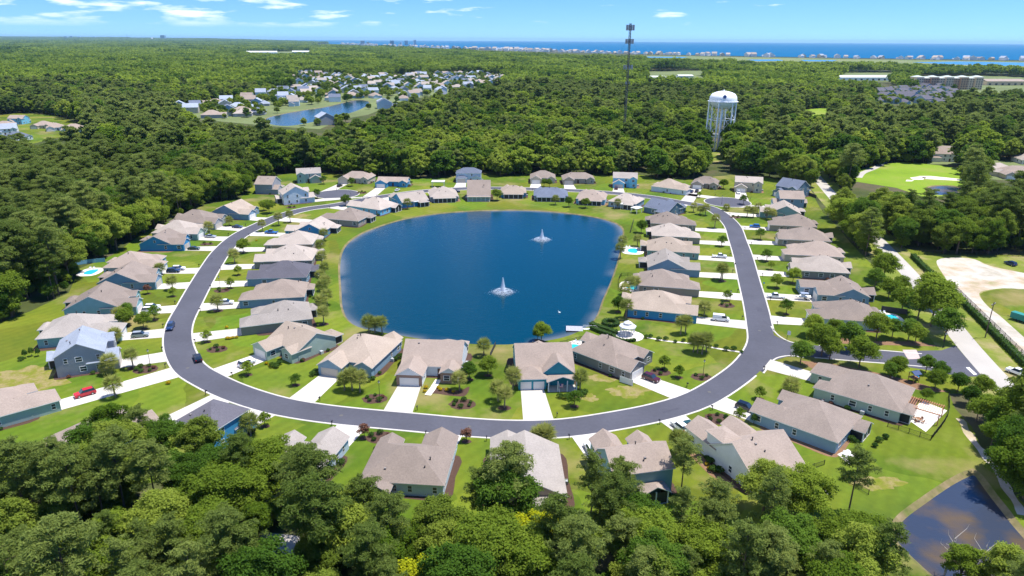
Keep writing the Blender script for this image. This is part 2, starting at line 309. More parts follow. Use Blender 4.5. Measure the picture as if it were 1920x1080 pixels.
for nm, lp, m, dz, w in (('lake', LAKE, LAKEM, .55, 1.6), ('pond', POND, PONDM, .8, 2.2), ('golf_pond', GOLFPOND, PONDM, .5, 2.5), ('village_pond', FARPOND, LAKEM, .5, 3.)):
    inn = offset(lp, w, True)
    ribbon(nm+'_bank', lp, inn, -.005, -dz-.35, BANK, True)
    if nm != 'lake': fill(nm, [offset(lp, w*.25, True)], -dz*.75, m); continue
    # the lake: a sheet with rings, its water paler where the sandy shelf lies shallow
    rings = [offset(lp, q, True) for q in (.4, 1.6, 3.0, 5.0)]; n_ = len(lp); bm = bmesh.new(); lay = bm.verts.layers.float.new('shore'); rv = []
    for q, sv in zip(rings, (1., .75, .3, 0.)):
        row_ = [bm.verts.new((x, y, -dz*.75)) for x, y in q]; rv.append(row_)
        for v in row_: v[lay] = sv
    for a_, b_ in zip(rv, rv[1:]):
        for i in range(n_): bm.faces.new((a_[i], a_[(i+1) % n_], b_[(i+1) % n_], b_[i]))
    bmesh.ops.triangle_fill(bm, use_beauty=True, use_dissolve=False, edges=[bm.edges.get((rv[-1][i], rv[-1][(i+1) % n_])) for i in range(n_)], normal=(0, 0, 1))
    for f in bm.faces:
        if f.normal.z < 0: f.normal_flip()
    me = bpy.data.meshes.new('lake'); bm.to_mesh(me); bm.free(); me.materials.append(m); tag(link('lake', me), kind='structure')
    t_ = m.node_tree; at_ = t_.nodes.new('ShaderNodeAttribute'); at_.attribute_name = 'shore'; nz_ = t_.nodes.new('ShaderNodeTexNoise'); nz_.inputs['Scale'].default_value = .045; g_ = t_.nodes.new('ShaderNodeNewGeometry'); t_.links.new(g_.outputs['Position'], nz_.inputs['Vector'])
    mr_ = t_.nodes.new('ShaderNodeMapRange'); mr_.inputs[1].default_value = .42; mr_.inputs[2].default_value = .62; t_.links.new(nz_.outputs['Fac'], mr_.inputs[0]); mu_ = t_.nodes.new('ShaderNodeMath'); mu_.operation = 'MULTIPLY'; t_.links.new(at_.outputs['Fac'], mu_.inputs[0]); t_.links.new(mr_.outputs[0], mu_.inputs[1])
    mx_ = t_.nodes.new('ShaderNodeMix'); mx_.data_type = 'RGBA'; mx_.inputs['A'].default_value = (.001, .034, .060, 1); mx_.inputs['B'].default_value = (.12, .135, .145, 1); t_.links.new(mu_.outputs[0], mx_.inputs['Factor']); t_.links.new(mx_.outputs['Result'], t_.nodes['Principled BSDF'].inputs['Base Color'])
# shallow sandy shelf seen through the shore water: a real shelf at the waterline on the two long sides
# ------------------------------------------------------------------ lawn of the neighbourhood
CLEAR = px((-40, 905), (120, 885), (250, 905), (350, 905), (450, 930), (560, 980), (640, 1005), (760, 1015), (900, 995), (1060, 1008), (1200, 1028), (1350, 1022), (1480, 1020), (1600, 1035), (1700, 1100), (1960, 1120), (1990, 1010), (1905, 930), (1850, 860),
           (1822, 800), (1790, 765), (1780, 738), (1862, 738), (1925, 770), (1990, 760), (1990, 640), (1990, 480), (1900, 478), (1760, 476), (1700, 466), (1672, 476), (1640, 500), (1618, 480), (1592, 452), (1570, 425), (1545, 400), (1530, 376), (1520, 356), (1492, 346), (1450, 335), (1400, 327), (1340, 331), (1290, 336), (1230, 337), (1205, 328), (1120, 328), (1050, 330), (1000, 325), (940, 331), (900, 324), (840, 331), (770, 336), (700, 330), (650, 330), (600, 322), (530, 327), (478, 346), (448, 372), (385, 384), (318, 415), (260, 443), (211, 478), (150, 503), (129, 549), (56, 584), (-40, 620))
LAWNP = CLEAR
lawn = fill('lawn', [CCW(smooth(LAWNP, True, 12)), LAKE, POND], 0., LAWN)

# ------------------------------------------------------------------ loop road
LOOP = smooth(px((632, 384), (575, 392), (530, 404), (487, 422), (447, 443), (417, 470), (396, 500), (375, 535), (356, 570)) + [P(338, 605), P(333, 632), P(338, 660), P(356, 690), P(390, 712), P(437, 734), P(500, 755), P(560, 768), P(640, 779), P(770, 791), P(880, 801),
              P(970, 805), P(1060, 802), P(1150, 789), P(1240, 771), P(1310, 748), P(1370, 712), P(1407, 680), P(1427, 645), P(1424, 610), P(1416, 570), P(1405, 528), P(1393, 480), P(1383, 450), P(1374, 425), P(1358, 407), P(1338, 393), P(1316, 386), P(1270, 378), P(1220, 369.5), P(1160, 363), P(1090, 358), P(1000, 354.5), P(930, 353), P(860, 354), P(790, 359), P(735, 366), P(690, 373)], True, 3.)
BULBS = [(P(1364, 379), 12.), (P(632, 364), 12.)]
RW = 3.65
def bulb(c, r, n=32): return [(c[0]+r*math.cos(2*math.pi*i/n), c[1]+r*math.sin(2*math.pi*i/n)) for i in range(n)]
def kerb(name, line, closed=False, w=.5, hgt=.09):
    a, b = offset(line, -w/2, closed), offset(line, w/2, closed); n = len(line); mb = MB()
    vs = [(*p, .0) for p in a]+[(*p, hgt) for p in offset(line, -w*.3, closed)]+[(*p, hgt) for p in offset(line, w*.3, closed)]+[(*p, .0) for p in b]
    fs = []
    for k in range(3):
        for i in range(n if closed else n-1):
            j = (i+1) % n; fs.append((k*n+i, (k+1)*n+i, (k+1)*n+j, k*n+j))
    mb.add(vs, fs); o = mb.build(name, KERBM)
    if sum(p.normal.z for p in o.data.polygons) < 0: o.data.flip_normals()
    return tag(o, kind='structure')
road = ribbon('road', offset(LOOP, RW, True), offset(LOOP, -RW, True), .012, .012, ASPH, True)
ENTRY = smooth([P(1424, 652), P(1470, 655), P(1520, 658), P(1590, 664), P(1670, 670), P(1740, 676), P(1812, 680)], False, 3.)
ribbon('entry_road', offset(ENTRY, 4.2), offset(ENTRY, -4.2), .016, .016, ASPH)
# flared mouths of the entry road, at the loop and at the through road
def patch(name, pts, z, m, soft=0): return fill(name, [CCW(smooth(pts, True, soft) if soft else pts)], z, m)
patch('entry_road_mouth', px((1420, 618), (1450, 628), (1478, 641), (1505, 645), (1505, 670), (1478, 668), (1452, 676), (1430, 698), (1415, 690)), .020, ASPH)
patch('entry_road_apron', px((1700, 658), (1765, 657), (1792, 648), (1842, 706), (1800, 706), (1740, 694), (1700, 688)), .020, ASPH)
patch('stop_line', px((1811, 689), (1817, 688.5), (1832, 702), (1826, 703)), .026, mat('road_paint', (.78, .78, .76), .6))
patch('paved_median', px((1692, 656), (1718, 656), (1726, 673), (1702, 674)), .05, mat('paver', (.45, .36, .33), .9, var=.1, scale=1.))
for c, r in BULBS:
    patch('cul_de_sac', bulb(c, r), .020, ASPH)
def mask_line(line, closed, keep):
    """split a polyline into runs whose points satisfy keep"""
    runs = []; cur = []
    pts = line+[line[0]] if closed else line
    for p in pts:
        if keep(p): cur.append(p)
        else:
            if len(cur) > 2: runs.append(cur)
            cur = []
    if len(cur) > 2: runs.append(cur)
    return runs
ent_d = lambda p: float(dist_line(ENTRY, [p[0]], [p[1]])[0])
loop_d = lambda p: float(dist_line(LOOP, [p[0]], [p[1]], True)[0])
blb = lambda p: min(math.dist(p, c)-r for c, r in BULBS)
mouth = CCW(px((1425, 615), (1452, 626), (1482, 640), (1520, 642), (1520, 672), (1480, 670), (1455, 679), (1430, 705), (1410, 690)))
in_mouth = lambda p: bool(inside(mouth, [p[0]], [p[1]])[0])
for sgn in (1, -1):
    for run in mask_line(offset(LOOP, sgn*(RW+.22), True), True, lambda p: blb(p) > .2 and not in_mouth(p)): kerb('kerb', run)
for sgn in (1, -1):
    for run in mask_line(offset(ENTRY, sgn*4.4), False, lambda p: loop_d(p) > 13 and p[0] < P(1745, 676)[0]): kerb('kerb', run)
kerb('kerb', smooth(px((1446, 612), (1453, 622), (1464, 632), (1482, 641), (1507, 646)), False, 1.))
kerb('kerb', smooth(px((1431, 700), (1440, 688), (1448, 677), (1460, 670), (1482, 667), (1507, 670.5)), False, 1.))
for c, r in BULBS:
    for run in mask_line(bulb(c, r+.22, 60), True, lambda p: loop_d(p) > RW): kerb('kerb', run)
# ------------------------------------------------------------------ through road, lot, paths
ROADC = mat('worn_road', (.40, .37, .33), .9, var=.1, scale=.1, fine=.06)
SAND = ramp_ground('sandy_soil', [(.28, (.30, .27, .20)), (.45, (.46, .42, .36)), (.58, (.40, .32, .23)), (.72, (.24, .23, .10))], .07, .16, .5)
ROUGHG = ramp_ground('rough_grass', [(.3, (.10, .15, .02)), (.5, (.16, .19, .03)), (.62, (.25, .22, .09)), (.8, (.36, .30, .19))], .07, .15, .8)
THROUGH = smooth([P(1483, 285), P(1510, 308), P(1525, 325), P(1548, 352), P(1578, 385), P(1625, 430), P(1690, 497), P(1735, 548), P(1785, 611), P(1818, 652), P(1866, 706), P(1912, 752), P(2010, 850)], False, 6.)
VERGE = ribbon('road_verge', offset(THROUGH, 8.5), offset(THROUGH, -9.), .006, .006, ROUGHG)
ribbon('through_road', offset(THROUGH, 3.2), offset(THROUGH, -3.2), .012, .012, ROADC)
patch('rough_lot', px((1716, 478), (1900, 480), (2000, 482), (2000, 760), (1925, 690), (1830, 590), (1762, 530)), .005, ROUGHG)
patch('sand_track', px((1757, 488), (1800, 483), (1830, 487), (1862, 500), (1990, 528), (1990, 552), (1900, 541), (1858, 543), (1836, 550), (1850, 572), (1886, 602), (1990, 700), (1990, 740), (1900, 655), (1850, 612), (1815, 580), (1790, 548), (1772, 520)), .012, SAND, 2.5)
patch('lot_grass', px((1838, 552), (1856, 545), (1900, 542), (1990, 552), (1990, 640), (1905, 598), (1872, 590), (1850, 570)), .020, LAWN, 2.5)
_sp = smooth(px((1800, 786), (1812, 806), (1832, 836), (1862, 872), (1888, 915), (1918, 965)), False, 1.5)
ribbon('sand_path', [(a[0]+.25*math.sin(i*1.7), a[1]+.2*math.cos(i*2.3)) for i, a in enumerate(offset(_sp, .8))], [(a[0]+.25*math.sin(i*1.1), a[1]+.2*math.cos(i*1.9)) for i, a in enumerate(offset(_sp, -.8))], .008, .008, SAND)
ribbon('golf_path', offset(smooth(px((1610, 333), (1618, 324), (1640, 315), (1662, 302)), False, 5), 2.), offset(smooth(px((1610, 333), (1618, 324), (1640, 315), (1662, 302)), False, 5), -2.), .02, .02, ROADC)
ribbon('tower_track', offset(smooth(px((1198, 274), (1206, 284), (1219, 298)), False, 5), 2.6), offset(smooth(px((1198, 274), (1206, 284), (1219, 298)), False, 5), -2.6), .02, .02, SAND)
GOLF = px((1590, 322), (1640, 312), (1690, 303), (1760, 310), (1815, 318), (1815, 345), (1808, 362), (1740, 372), (1680, 352), (1600, 340))
GOLF2 = px((1490, 208), (1530, 203), (1563, 203), (1562, 214), (1540, 219), (1515, 221))
FAIR = ramp_ground('fairway', [(.3, (.12, .20, .015)), (.5, (.17, .26, .02)), (.7, (.24, .25, .06))], .02, .08, .4)
patch('fairway', [p for p in GOLF], .004, FAIR) if False else fill('fairway', [CCW(GOLF), GOLFPOND], .004, FAIR)
patch('fairway', GOLF2, .01, FAIR)
patch('tower_clearing', px((1196, 272), (1225, 270), (1240, 290), (1320, 285), (1400, 285), (1442, 292), (1442, 300), (1330, 304), (1240, 303), (1200, 305)), .004, ROUGHG)
patch('concrete_pad', px((450, 1010), (500, 998), (560, 1005), (600, 1030), (600, 1090), (520, 1090), (460, 1050)), .01, ROADC)
for b_ in (((1706, 333), (1722, 331), (1738, 333), (1730, 337), (1712, 337)), ((1722, 330), (1745, 330), (1775, 333), (1805, 336), (1798, 339), (1760, 337), (1735, 335.5)), ((1700, 337), (1714, 338), (1710, 340), (1698, 340))):
    patch('sand_bunker', px(*b_), .03, mat('bunker_sand', (.66, .60, .48), .95))

for u, v in ((352, 690), (640, 779), (1330, 735), (1424, 620), (1392, 478), (430, 455), (880, 800)):
    n_ = 14; x, y = P(u, v); patch('manhole_cover', [(x+.45*math.cos(6.2832*i/n_), y+.45*math.sin(6.2832*i/n_)) for i in range(n_)], .028, mat('iron_cover', (.10, .095, .09), .7))
for i_ in range(9, len(LOOP)-9, 23):     # repaired strips of newer and older asphalt
    a, b = LOOP[i_], LOOP[(i_+1) % len(LOOP)]; d = Vector((b[0]-a[0], b[1]-a[1])).normalized(); n2 = Vector((-d.y, d.x)); o0 = rng.uniform(-2.6, 1.2); l0 = rng.uniform(1.5, 5.); w0 = rng.uniform(.5, 1.6); A = Vector(a)+n2*o0
    patch('asphalt_patch', [tuple(A), tuple(A+d*l0), tuple(A+d*l0+n2*w0), tuple(A+n2*w0)], .0235, mat('asphalt_patch', (.066, .066, .086) if i_ % 2 else (.078, .078, .10), .9, var=.1, scale=.8, objvar=.12))
# ------------------------------------------------------------------ houses
ROOFS = {'taupe': (.30, .24, .20), 'brown': (.24, .195, .165), 'pale': (.38, .325, .28), 'greige': (.31, .275, .245), 'sand': (.34, .275, .22), 'dark': (.115, .11, .13), 'slate': (.13, .15, .20), 'bluegray': (.30, .335, .40)}
WALLS = {'tan': (.36, .31, .25), 'grey': (.33, .34, .36), 'taupe': (.25, .235, .22), 'blue': (.05, .27, .50), 'sky': (.20, .52, .72), 'steel': (.22, .34, .44), 'teal': (.03, .27, .34), 'sage': (.36, .46, .40),
         'white': (.74, .77, .80), 'slate': (.10, .17, .23), 'beige': (.52, .46, .35), 'mist': (.50, .60, .66), 'seafoam': (.24, .44, .44), 'pine': (.20, .36, .36)}
RM = lambda k: roof_mat('shingle_'+k, ROOFS[k])
WM = lambda k: wall_mat('siding_'+k, WALLS[k])
def roof_add(mb, x0, x1, y0, y1, h, kind, p=.5, o=.38, og=.3, t=.16):
    """one roof volume: top faces in slot 0, fascia and soffit in slot 1; returns ridge height"""
    W_, D_ = x1-x0, y1-y0
    if kind == 'h': along = 'y' if D_ >= W_ else 'x'; ga = gb = False
    else: along = kind[1]; ga = kind[2:] in ('', 'F', 'L'); gb = kind[2:] in ('', 'B', 'R')
    if along == 'x': a0, a1, b0, b1 = y0, y1, x0, x1
    else: a0, a1, b0, b1 = x0, x1, y0, y1
    s = (a1-a0)/2+o; am = (a0+a1)/2; ze = h+.12-p*o; zr = ze+p*s
    L, Rr = a0-o, a1+o
    yA = b0-(og if ga else o); yB = b1+(og if gb else o)
    rA = yA if ga else yA+s; rB = yB if gb else yB-s
    if rA > rB: rA = rB = (rA+rB)/2
    C = lambda a, b, z: (b, a, z) if along == 'x' else (a, b, z)
    polys = [[C(L, yA, ze), C(L, yB, ze), C(am, rB, zr), C(am, rA, zr)], [C(Rr, yB, ze), C(Rr, yA, ze), C(am, rA, zr), C(am, rB, zr)]]
    if not ga: polys.append([C(Rr, yA, ze), C(L, yA, ze), C(am, rA, zr)])
    if not gb: polys.append([C(L, yB, ze), C(Rr, yB, ze), C(am, rB, zr)])
    polys = [[v for i, v in enumerate(q) if v != q[i-1]] for q in polys]
    if along == 'y': polys = [q[::-1] for q in polys]
    ec = {}
    for q in polys:
        for i in range(len(q)):
            e = frozenset((q[i-1], q[i])); ec[e] = ec.get(e, 0)+1
    dn = lambda v: (v[0], v[1], v[2]-t)
    for q in polys:
        mb.add(q, [tuple(range(len(q)))], 0); mb.add([dn(v) for v in q[::-1]], [tuple(range(len(q)))], 1)
        for i in range(len(q)):
            if ec[frozenset((q[i-1], q[i]))] == 1: mb.add([q[i-1], dn(q[i-1]), dn(q[i]), q[i]], [(0, 1, 2, 3)], 1)
    return zr
def wall_add(mb, x0, x1, y0, y1, h, kind, p=.5, mi=0, z0=0., front=None):
    def quad(a, b, m): mb.add([(*a, z0), (*b, z0), (*b, h), (*a, h)], [(0, 1, 2, 3)], m)
    c = [(x0, y0), (x1, y0), (x1, y1), (x0, y1)]
    for i in range(4): quad(c[i], c[(i+1) % 4], front if (front is not None and i == 0) else mi)
    top = h-.03
    if kind != 'h' and kind[1] == 'y':
        zr = h+p*(x1-x0)/2-.06; xm = (x0+x1)/2
        if kind[2:] in ('', 'F'): mb.add([(x0, y0, h), (x1, y0, h), (xm, y0, zr)], [(0, 1, 2)], mi)
        if kind[2:] in ('', 'B'): mb.add([(x1, y1, h), (x0, y1, h), (xm, y1, zr)], [(0, 1, 2)], mi)
    if kind != 'h' and kind[1] == 'x':
        zr = h+p*(y1-y0)/2-.06; ym = (y0+y1)/2
        if kind[2:] in ('', 'L'): mb.add([(x0, y1, h), (x0, y0, h), (x0, ym, zr)], [(0, 1, 2)], mi)
        if kind[2:] in ('', 'R'): mb.add([(x1, y0, h), (x1, y1, h), (x1, ym, zr)], [(0, 1, 2)], mi)
# shared small meshes (unit sized, scaled per copy)
def _frame():
    b = MB(); t = .09
    b.box(-.5, .5, -.05, 0, -.5, -.5+t*.7).box(-.5, .5, -.05, 0, .5-t*.7, .5)
    for x in (-.5, .5-t): b.box(x, x+t, -.05, 0, -.5+t*.7, .5-t*.7)
    b.box(-.5+t, .5-t, -.045, 0, -.03, .03); return b.mesh('window', WHITE)
WIN = _frame()
PANE = MB().box(-.42, .42, -.03, 0, -.45, .45).mesh('pane', GLASS)
def _gdoor():
    b = MB()
    for k in range(4): b.box(-.5, .5, -.06, 0, k*.25+.008, (k+1)*.25-.008)
    b.box(-.5, .5, -.03, 0, 0, 1); return b
GD = _gdoor().mesh('garage_door', mat('garage_white', (.74, .72, .68), .5)); GDB = _gdoor().mesh('garage_door', mat('garage_tan', (.50, .46, .40), .5))
DOOR = MB().box(-.5, .5, -.06, 0, 0, 1).mesh('front_door', mat('door_dark', (.10, .05, .04), .5))
POST = MB().box(-.5, .5, -.5, .5, 0, 1).mesh('post', WHITE)
VENT = MB().tube((0, 0, -.3), (0, 0, .55), .11, .11, 8).tube((0, 0, .5), (0, 0, .6), .17, .17, 8).mesh('vent_pipe', mat('vent_dark', (.05, .045, .045), .6))
VENTW = MB().box(-.2, .2, -.2, .2, -.3, .3).mesh('roof_vent', mat('vent_grey', (.22, .2, .19), .6))
AC = MB().box(-.45, .45, -.45, .45, 0, .85).box(-.38, .38, -.38, .38, .85, .9).mesh('air_conditioner', mat('ac_grey', (.42, .43, .44), .5))
HOUSES = {}
def types(ty, w, d, gs):
    x0, x1, f, k = -w/2, w/2, -d/2, d/2
    ga = (x0+.07, x0+6.6) if gs < 0 else (x1-6.6, x1-.07)
    nk = (x1-4.6, x1-.09) if gs < 0 else (x0+.09, x0+4.6)
    pm = (ga[1]+.1, nk[0]) if gs < 0 else (nk[1], ga[0]-.1)
    bp = (x1-6, x1-1) if gs < 0 else (x0+1, x0+6)
    if ty == 'hip':   return [(x0, x1, f+4, k, 3.05, 'h', ''), (*ga, f, f+9, 2.95, 'gyF', 'g'), (*nk, f+2.2, f+8, 2.93, 'gyF', 'w'), (*bp, k-.3, k+2.8, 2.62, 'gyB', 's')]
    if ty == 'long':  return [(x0, x1, f+5.5, k, 3.05, 'h', ''), (*ga, f, f+11, 2.95, 'h', 'g'), (*nk, f+3.2, f+9, 2.93, 'h', 'w'), (*bp, k-.3, k+2.2, 2.62, 'h', 's')]
    if ty == 'cross': return [(x0, x1, f+5, k-1.5, 3.05, 'gx', ''), (*ga, f, f+10, 2.95, 'gyF', 'g'), (*nk, f+3, f+9, 2.93, 'gyF', 'w'), (*bp, k-2, k+1.6, 2.6, 'h', 's')]
    if ty == 'gable': return [(x0, x1, f+3, k, 2.9, 'gy', ''), (*ga, f, f+7, 2.95, 'gyF', 'g'), (*bp, k-.2, k+2.8, 2.6, 'gyB', 's')]
    if ty == 'tall':  return [(x0, x1, f+3, k, 5.6, 'gx', ''), (*ga, f, f+7, 2.95, 'gyF', 'g'), (*nk, f+1.4, f+6, 5.4, 'gyF', 'w'), (*bp, k-.2, k+2.8, 2.7, 'gyB', 's')]
    if ty == 'tally': return [(x0, x1, f+3, k, 5.6, 'gy', ''), (*ga, f, f+6, 2.95, 'gyF', 'g'), (pm[0], nk[1] if gs < 0 else pm[1], f+1.2, f+3.2, 2.7, 'h', 'p'), (*bp, k-.2, k+2.8, 2.7, 'gyB', 's')]
    if ty == 'tallh': return [(x0, x1, f+2, k, 5.6, 'h', ''), (*ga, f, f+6, 2.95, 'h', 'g'), (*nk, f+.8, f+5, 2.9, 'gyF', 'w')]
    if ty == 'sun':   return [(x0, x1, f+2.5, k, 2.9, 'h', ''), (*ga, f, f+8, 2.95, 'gyF', 'g'), (*nk, f+1.2, f+7, 2.93, 'gyF', 'w'), (x0+1.5, x1-1.5, k-.2, k+2.6, 2.55, 'h', 's')]
    raise KeyError(ty)
def house(key, cx, cy, head, w, d, gs, ty, wall, roof, ref, label, pitch=.5, wings=None, trim=None, detail=2, group=None, seed=None, drive=True):
    th = R(head); rz = th+math.pi/2; r_ = random.Random(seed if seed is not None else key)
    root = empty('house', (cx, cy, 0), rz); tag(root, label, 'house', group or 'houses round the lake')
    ws = wings or types(ty, w, d, gs)
    wm = MB(); rf = MB(); ridge = []
    for i, q in enumerate(ws):
        x0, x1, y0, y1, h, kind, op = q[:7]; p = q[7] if len(q) > 7 else pitch
        zr = roof_add(rf, x0, x1, y0, y1, h+.004*i, kind, p); ridge.append(zr)
        if op in ('p', 's'): continue
        wall_add(wm, x0, x1, y0, y1, h, kind, p, 0, -.1, 1 if ('b' in op) else None)
    if detail > 1:
        q = ws[0]; c0, s0 = math.cos(rz), math.sin(rz); rr = random.Random(key+'m'); bx0, bx1, by0, by1 = q[0]-rr.uniform(.7, 1.4), q[1]+rr.uniform(.7, 1.4), q[2]-rr.uniform(.6, 1.3), q[3]+rr.uniform(.3, .9)
        lp = smooth([(bx0, by0), ((bx0+bx1)/2, by0-.3), (bx1, by0), (bx1+.3, (by0+by1)/2), (bx1, by1), ((bx0+bx1)/2, by1+.2), (bx0, by1), (bx0-.3, (by0+by1)/2)], True, 2.)
        fill('planting_bed', [CCW([(cx+c0*x-s0*y, cy+s0*x+c0*y) for x, y in lp])], .014, MULCH if rr.random() < .85 else STRAW)
    wall_o = wm.build('wall', [WM(wall), trim or STONE], root)
    roof_o = rf.build('roof', [RM(roof), WHITE], root)
    HOUSES[key] = dict(root=root, ref=ref, c=(cx, cy), head=th, ws=ws, w=w, d=d)
    rects = [q[:4] for q in ws]
    def covered(x, y, skip):
        return any(i != skip and a-.05 < x < b+.05 and c-.05 < y < e+.05 for i, (a, b, c, e) in enumerate(rects))
    def window(x, y, z, rot, ww=.95, hh=1.5):
        o = link('window', WIN, root, (x, y, z), rot, (ww, 1, hh)); link('pane', PANE, o)
    if detail:
        for i, q in enumerate(ws):
            x0, x1, y0, y1, h, kind, op = q[:7]
            if 'g' in op:
                dw = min(4.9, x1-x0-1.1)
                if 'g2' in op:
                    for dx in (-1, 1): link('garage_door', GD, root, ((x0+x1)/2+dx*1.6, y0-.01, 0), 0, (2.7, 1, 2.2))
                else: link('garage_door', GDB if r_.random() < .25 else GD, root, ((x0+x1)/2, y0-.01, 0), 0, (dw, 1, 2.25))
            if op in ('p', 's'):
                z = h
                xs = [x0+.12, x1-.12]; n = max(2, int((x1-x0)/2.2)+1)
                # outer edge = the side that is not covered by the main body
                ye = y1-.12 if y1 > rects[0][3] else y0+.12
                for k in range(n): link('column', POST, root, (xs[0]+(xs[1]-xs[0])*k/(n-1), ye, 0), 0, (.22, .22, z))
                MB().box(x0, x1, y0+.02, y1-.02, 0.01, .12).build('porch_floor', CONC, root)
                if op == 's':
                    yi = ye-.02 if ye > 0 else ye+.02
                    for k in range(n-1):
                        a = xs[0]+(xs[1]-xs[0])*k/(n-1)+.12; b = xs[0]+(xs[1]-xs[0])*(k+1)/(n-1)-.12
                        MB().box(a, b, yi-.02, yi+.02, .12, z-.15).build('screen_panel', DARK, root)
                    for xx in xs: MB().box(xx-.02, xx+.02, min(y0+.2, y1-.2), max(y0+.2, y1-.2), .12, z-.15).build('screen_panel', DARK, root)
                continue
            sides = [('F', (x0, y0), (x1, y0), 0.), ('B', (x1, y1), (x0, y1), math.pi), ('R', (x1, y0), (x1, y1), math.pi/2), ('L', (x0, y1), (x0, y0), -math.pi/2)]
            for sname, a, b, rot in sides:
                if 'g' in op and sname == 'F': 
                    continue
                L = math.dist(a, b); nrm = (math.sin(rot), -math.cos(rot)); n = int(L/3.6)
                if L > 3 and n == 0: n = 1
                for st in range(2 if h > 5 else 1):
                    for k in range(n):
                        t = (k+.5+(r_.random()-.5)*.3)/n; x = a[0]+(b[0]-a[0])*t; y = a[1]+(b[1]-a[1])*t
                        if covered(x+nrm[0]*.4, y+nrm[1]*.4, i) or covered(x+nrm[0]*.05, y+nrm[1]*.05, i): continue
                        if r_.random() < (.30 if sname in 'LR' else .08): continue
                        if sname == 'F' and i == 0 and st == 0 and k == n//2:
                            link('front_door', DOOR, root, (x, y-.01, 0), rot, (1.1, 1, 2.15)); continue
                        wd = 1.7 if r_.random() < (.55 if sname in 'FB' else .3) else .95
                        window(x+nrm[0]*.003, y+nrm[1]*.003, 1.55+st*2.75, rot, wd, 1.5 if wd < 1.2 else 1.45)
                zz = h+pitch*L/2
                gab = kind != 'h' and ((kind[1] == 'y' and sname in 'FB' and kind[2:] in ('', sname)) or (kind[1] == 'x' and sname in 'LR' and kind[2:] in ('', sname)))
                if gab and L > 7 and r_.random() < .5:
                    x = (a[0]+b[0])/2; y = (a[1]+b[1])/2
                    if not covered(x+nrm[0]*.3, y+nrm[1]*.3, i): window(x+nrm[0]*.003, y+nrm[1]*.003, h+.95, rot, 1.0, 1.0)
        if detail > 1:
            q = ws[0]; x0, x1, y0, y1, h, kind = q[:6]; p = q[7] if len(q) > 7 else pitch
            def rz_at(x, y):
                e = []
                if kind == 'h': e = [x-x0, x1-x, y-y0, y1-y]
                elif kind[1] == 'y': e = [x-x0, x1-x]
                else: e = [y-y0, y1-y]
                return h+.12+p*min(e)
            for k in range(3):
                x = x0+(x1-x0)*r_.uniform(.2, .8); y = y0+(y1-y0)*r_.uniform(.35, .85)
                link('vent_pipe' if k < 2 else 'roof_vent', VENT if k < 2 else VENTW, root, (x, y, rz_at(x, y)), 0, (1, 1, 1.15 if k == 0 else .6) if k < 2 else (1, 1, .8))
            sx_ = x1+.8 if gs < 0 else x0-.8
            link('air_conditioner', AC, root, (sx_, y0+(y1-y0)*.55, .0), 0)
    if drive:
        for q in ws:
            if 'g' in q[6]:
                c, s = math.cos(rz), math.sin(rz); W2 = lambda x, y: (cx+c*x-s*y, cy+s*x+c*y)
                xm = (q[0]+q[1])/2; hw = 2.9; t = q[2]
                def hit(xx):
                    tt = t
                    while tt > t-45:
                        p = W2(xx, tt)
                        if loop_d(p) < RW+.47 or blb(p) < .3: return tt
                        tt -= .25
                    return None
                a, b = hit(xm-hw), hit(xm+hw)
                if a is not None and b is not None:
                    fl = 1.0
                    a2, b2 = hit(xm-hw-fl), hit(xm+hw+fl); a2 = a if a2 is None else a2; b2 = b if b2 is None else b2
                    pts = [W2(xm-hw, t+.05), W2(xm+hw, t+.05), W2(xm+hw, min(b, b2)+1.6), W2(xm+hw+fl, b2), W2(xm+hw, b), W2(xm, (a+b)/2), W2(xm-hw, a), W2(xm-hw-fl, a2), W2(xm-hw, min(a, a2)+1.6)]
                    pts = [W2(xm-hw, t+.05), W2(xm+hw, t+.05), W2(xm+hw+.6, b-.05), W2(xm, (a+b)/2-.05), W2(xm-hw-.6, a-.05)]
                    fill('driveway', [CCW(pts)], .035, CONC); HOUSES[key]['drv'] = [W2(xm-1.4, (t*2+a)/3), W2(xm+1.4, (t*2+b)/3), W2(xm-1.4, (t+a)/2), W2(xm+1.4, (t+b)/2)]
                    DRIVES.append((W2(xm, t), W2(xm, (a+b)/2), hw+.7))
    return root
DRIVES = []
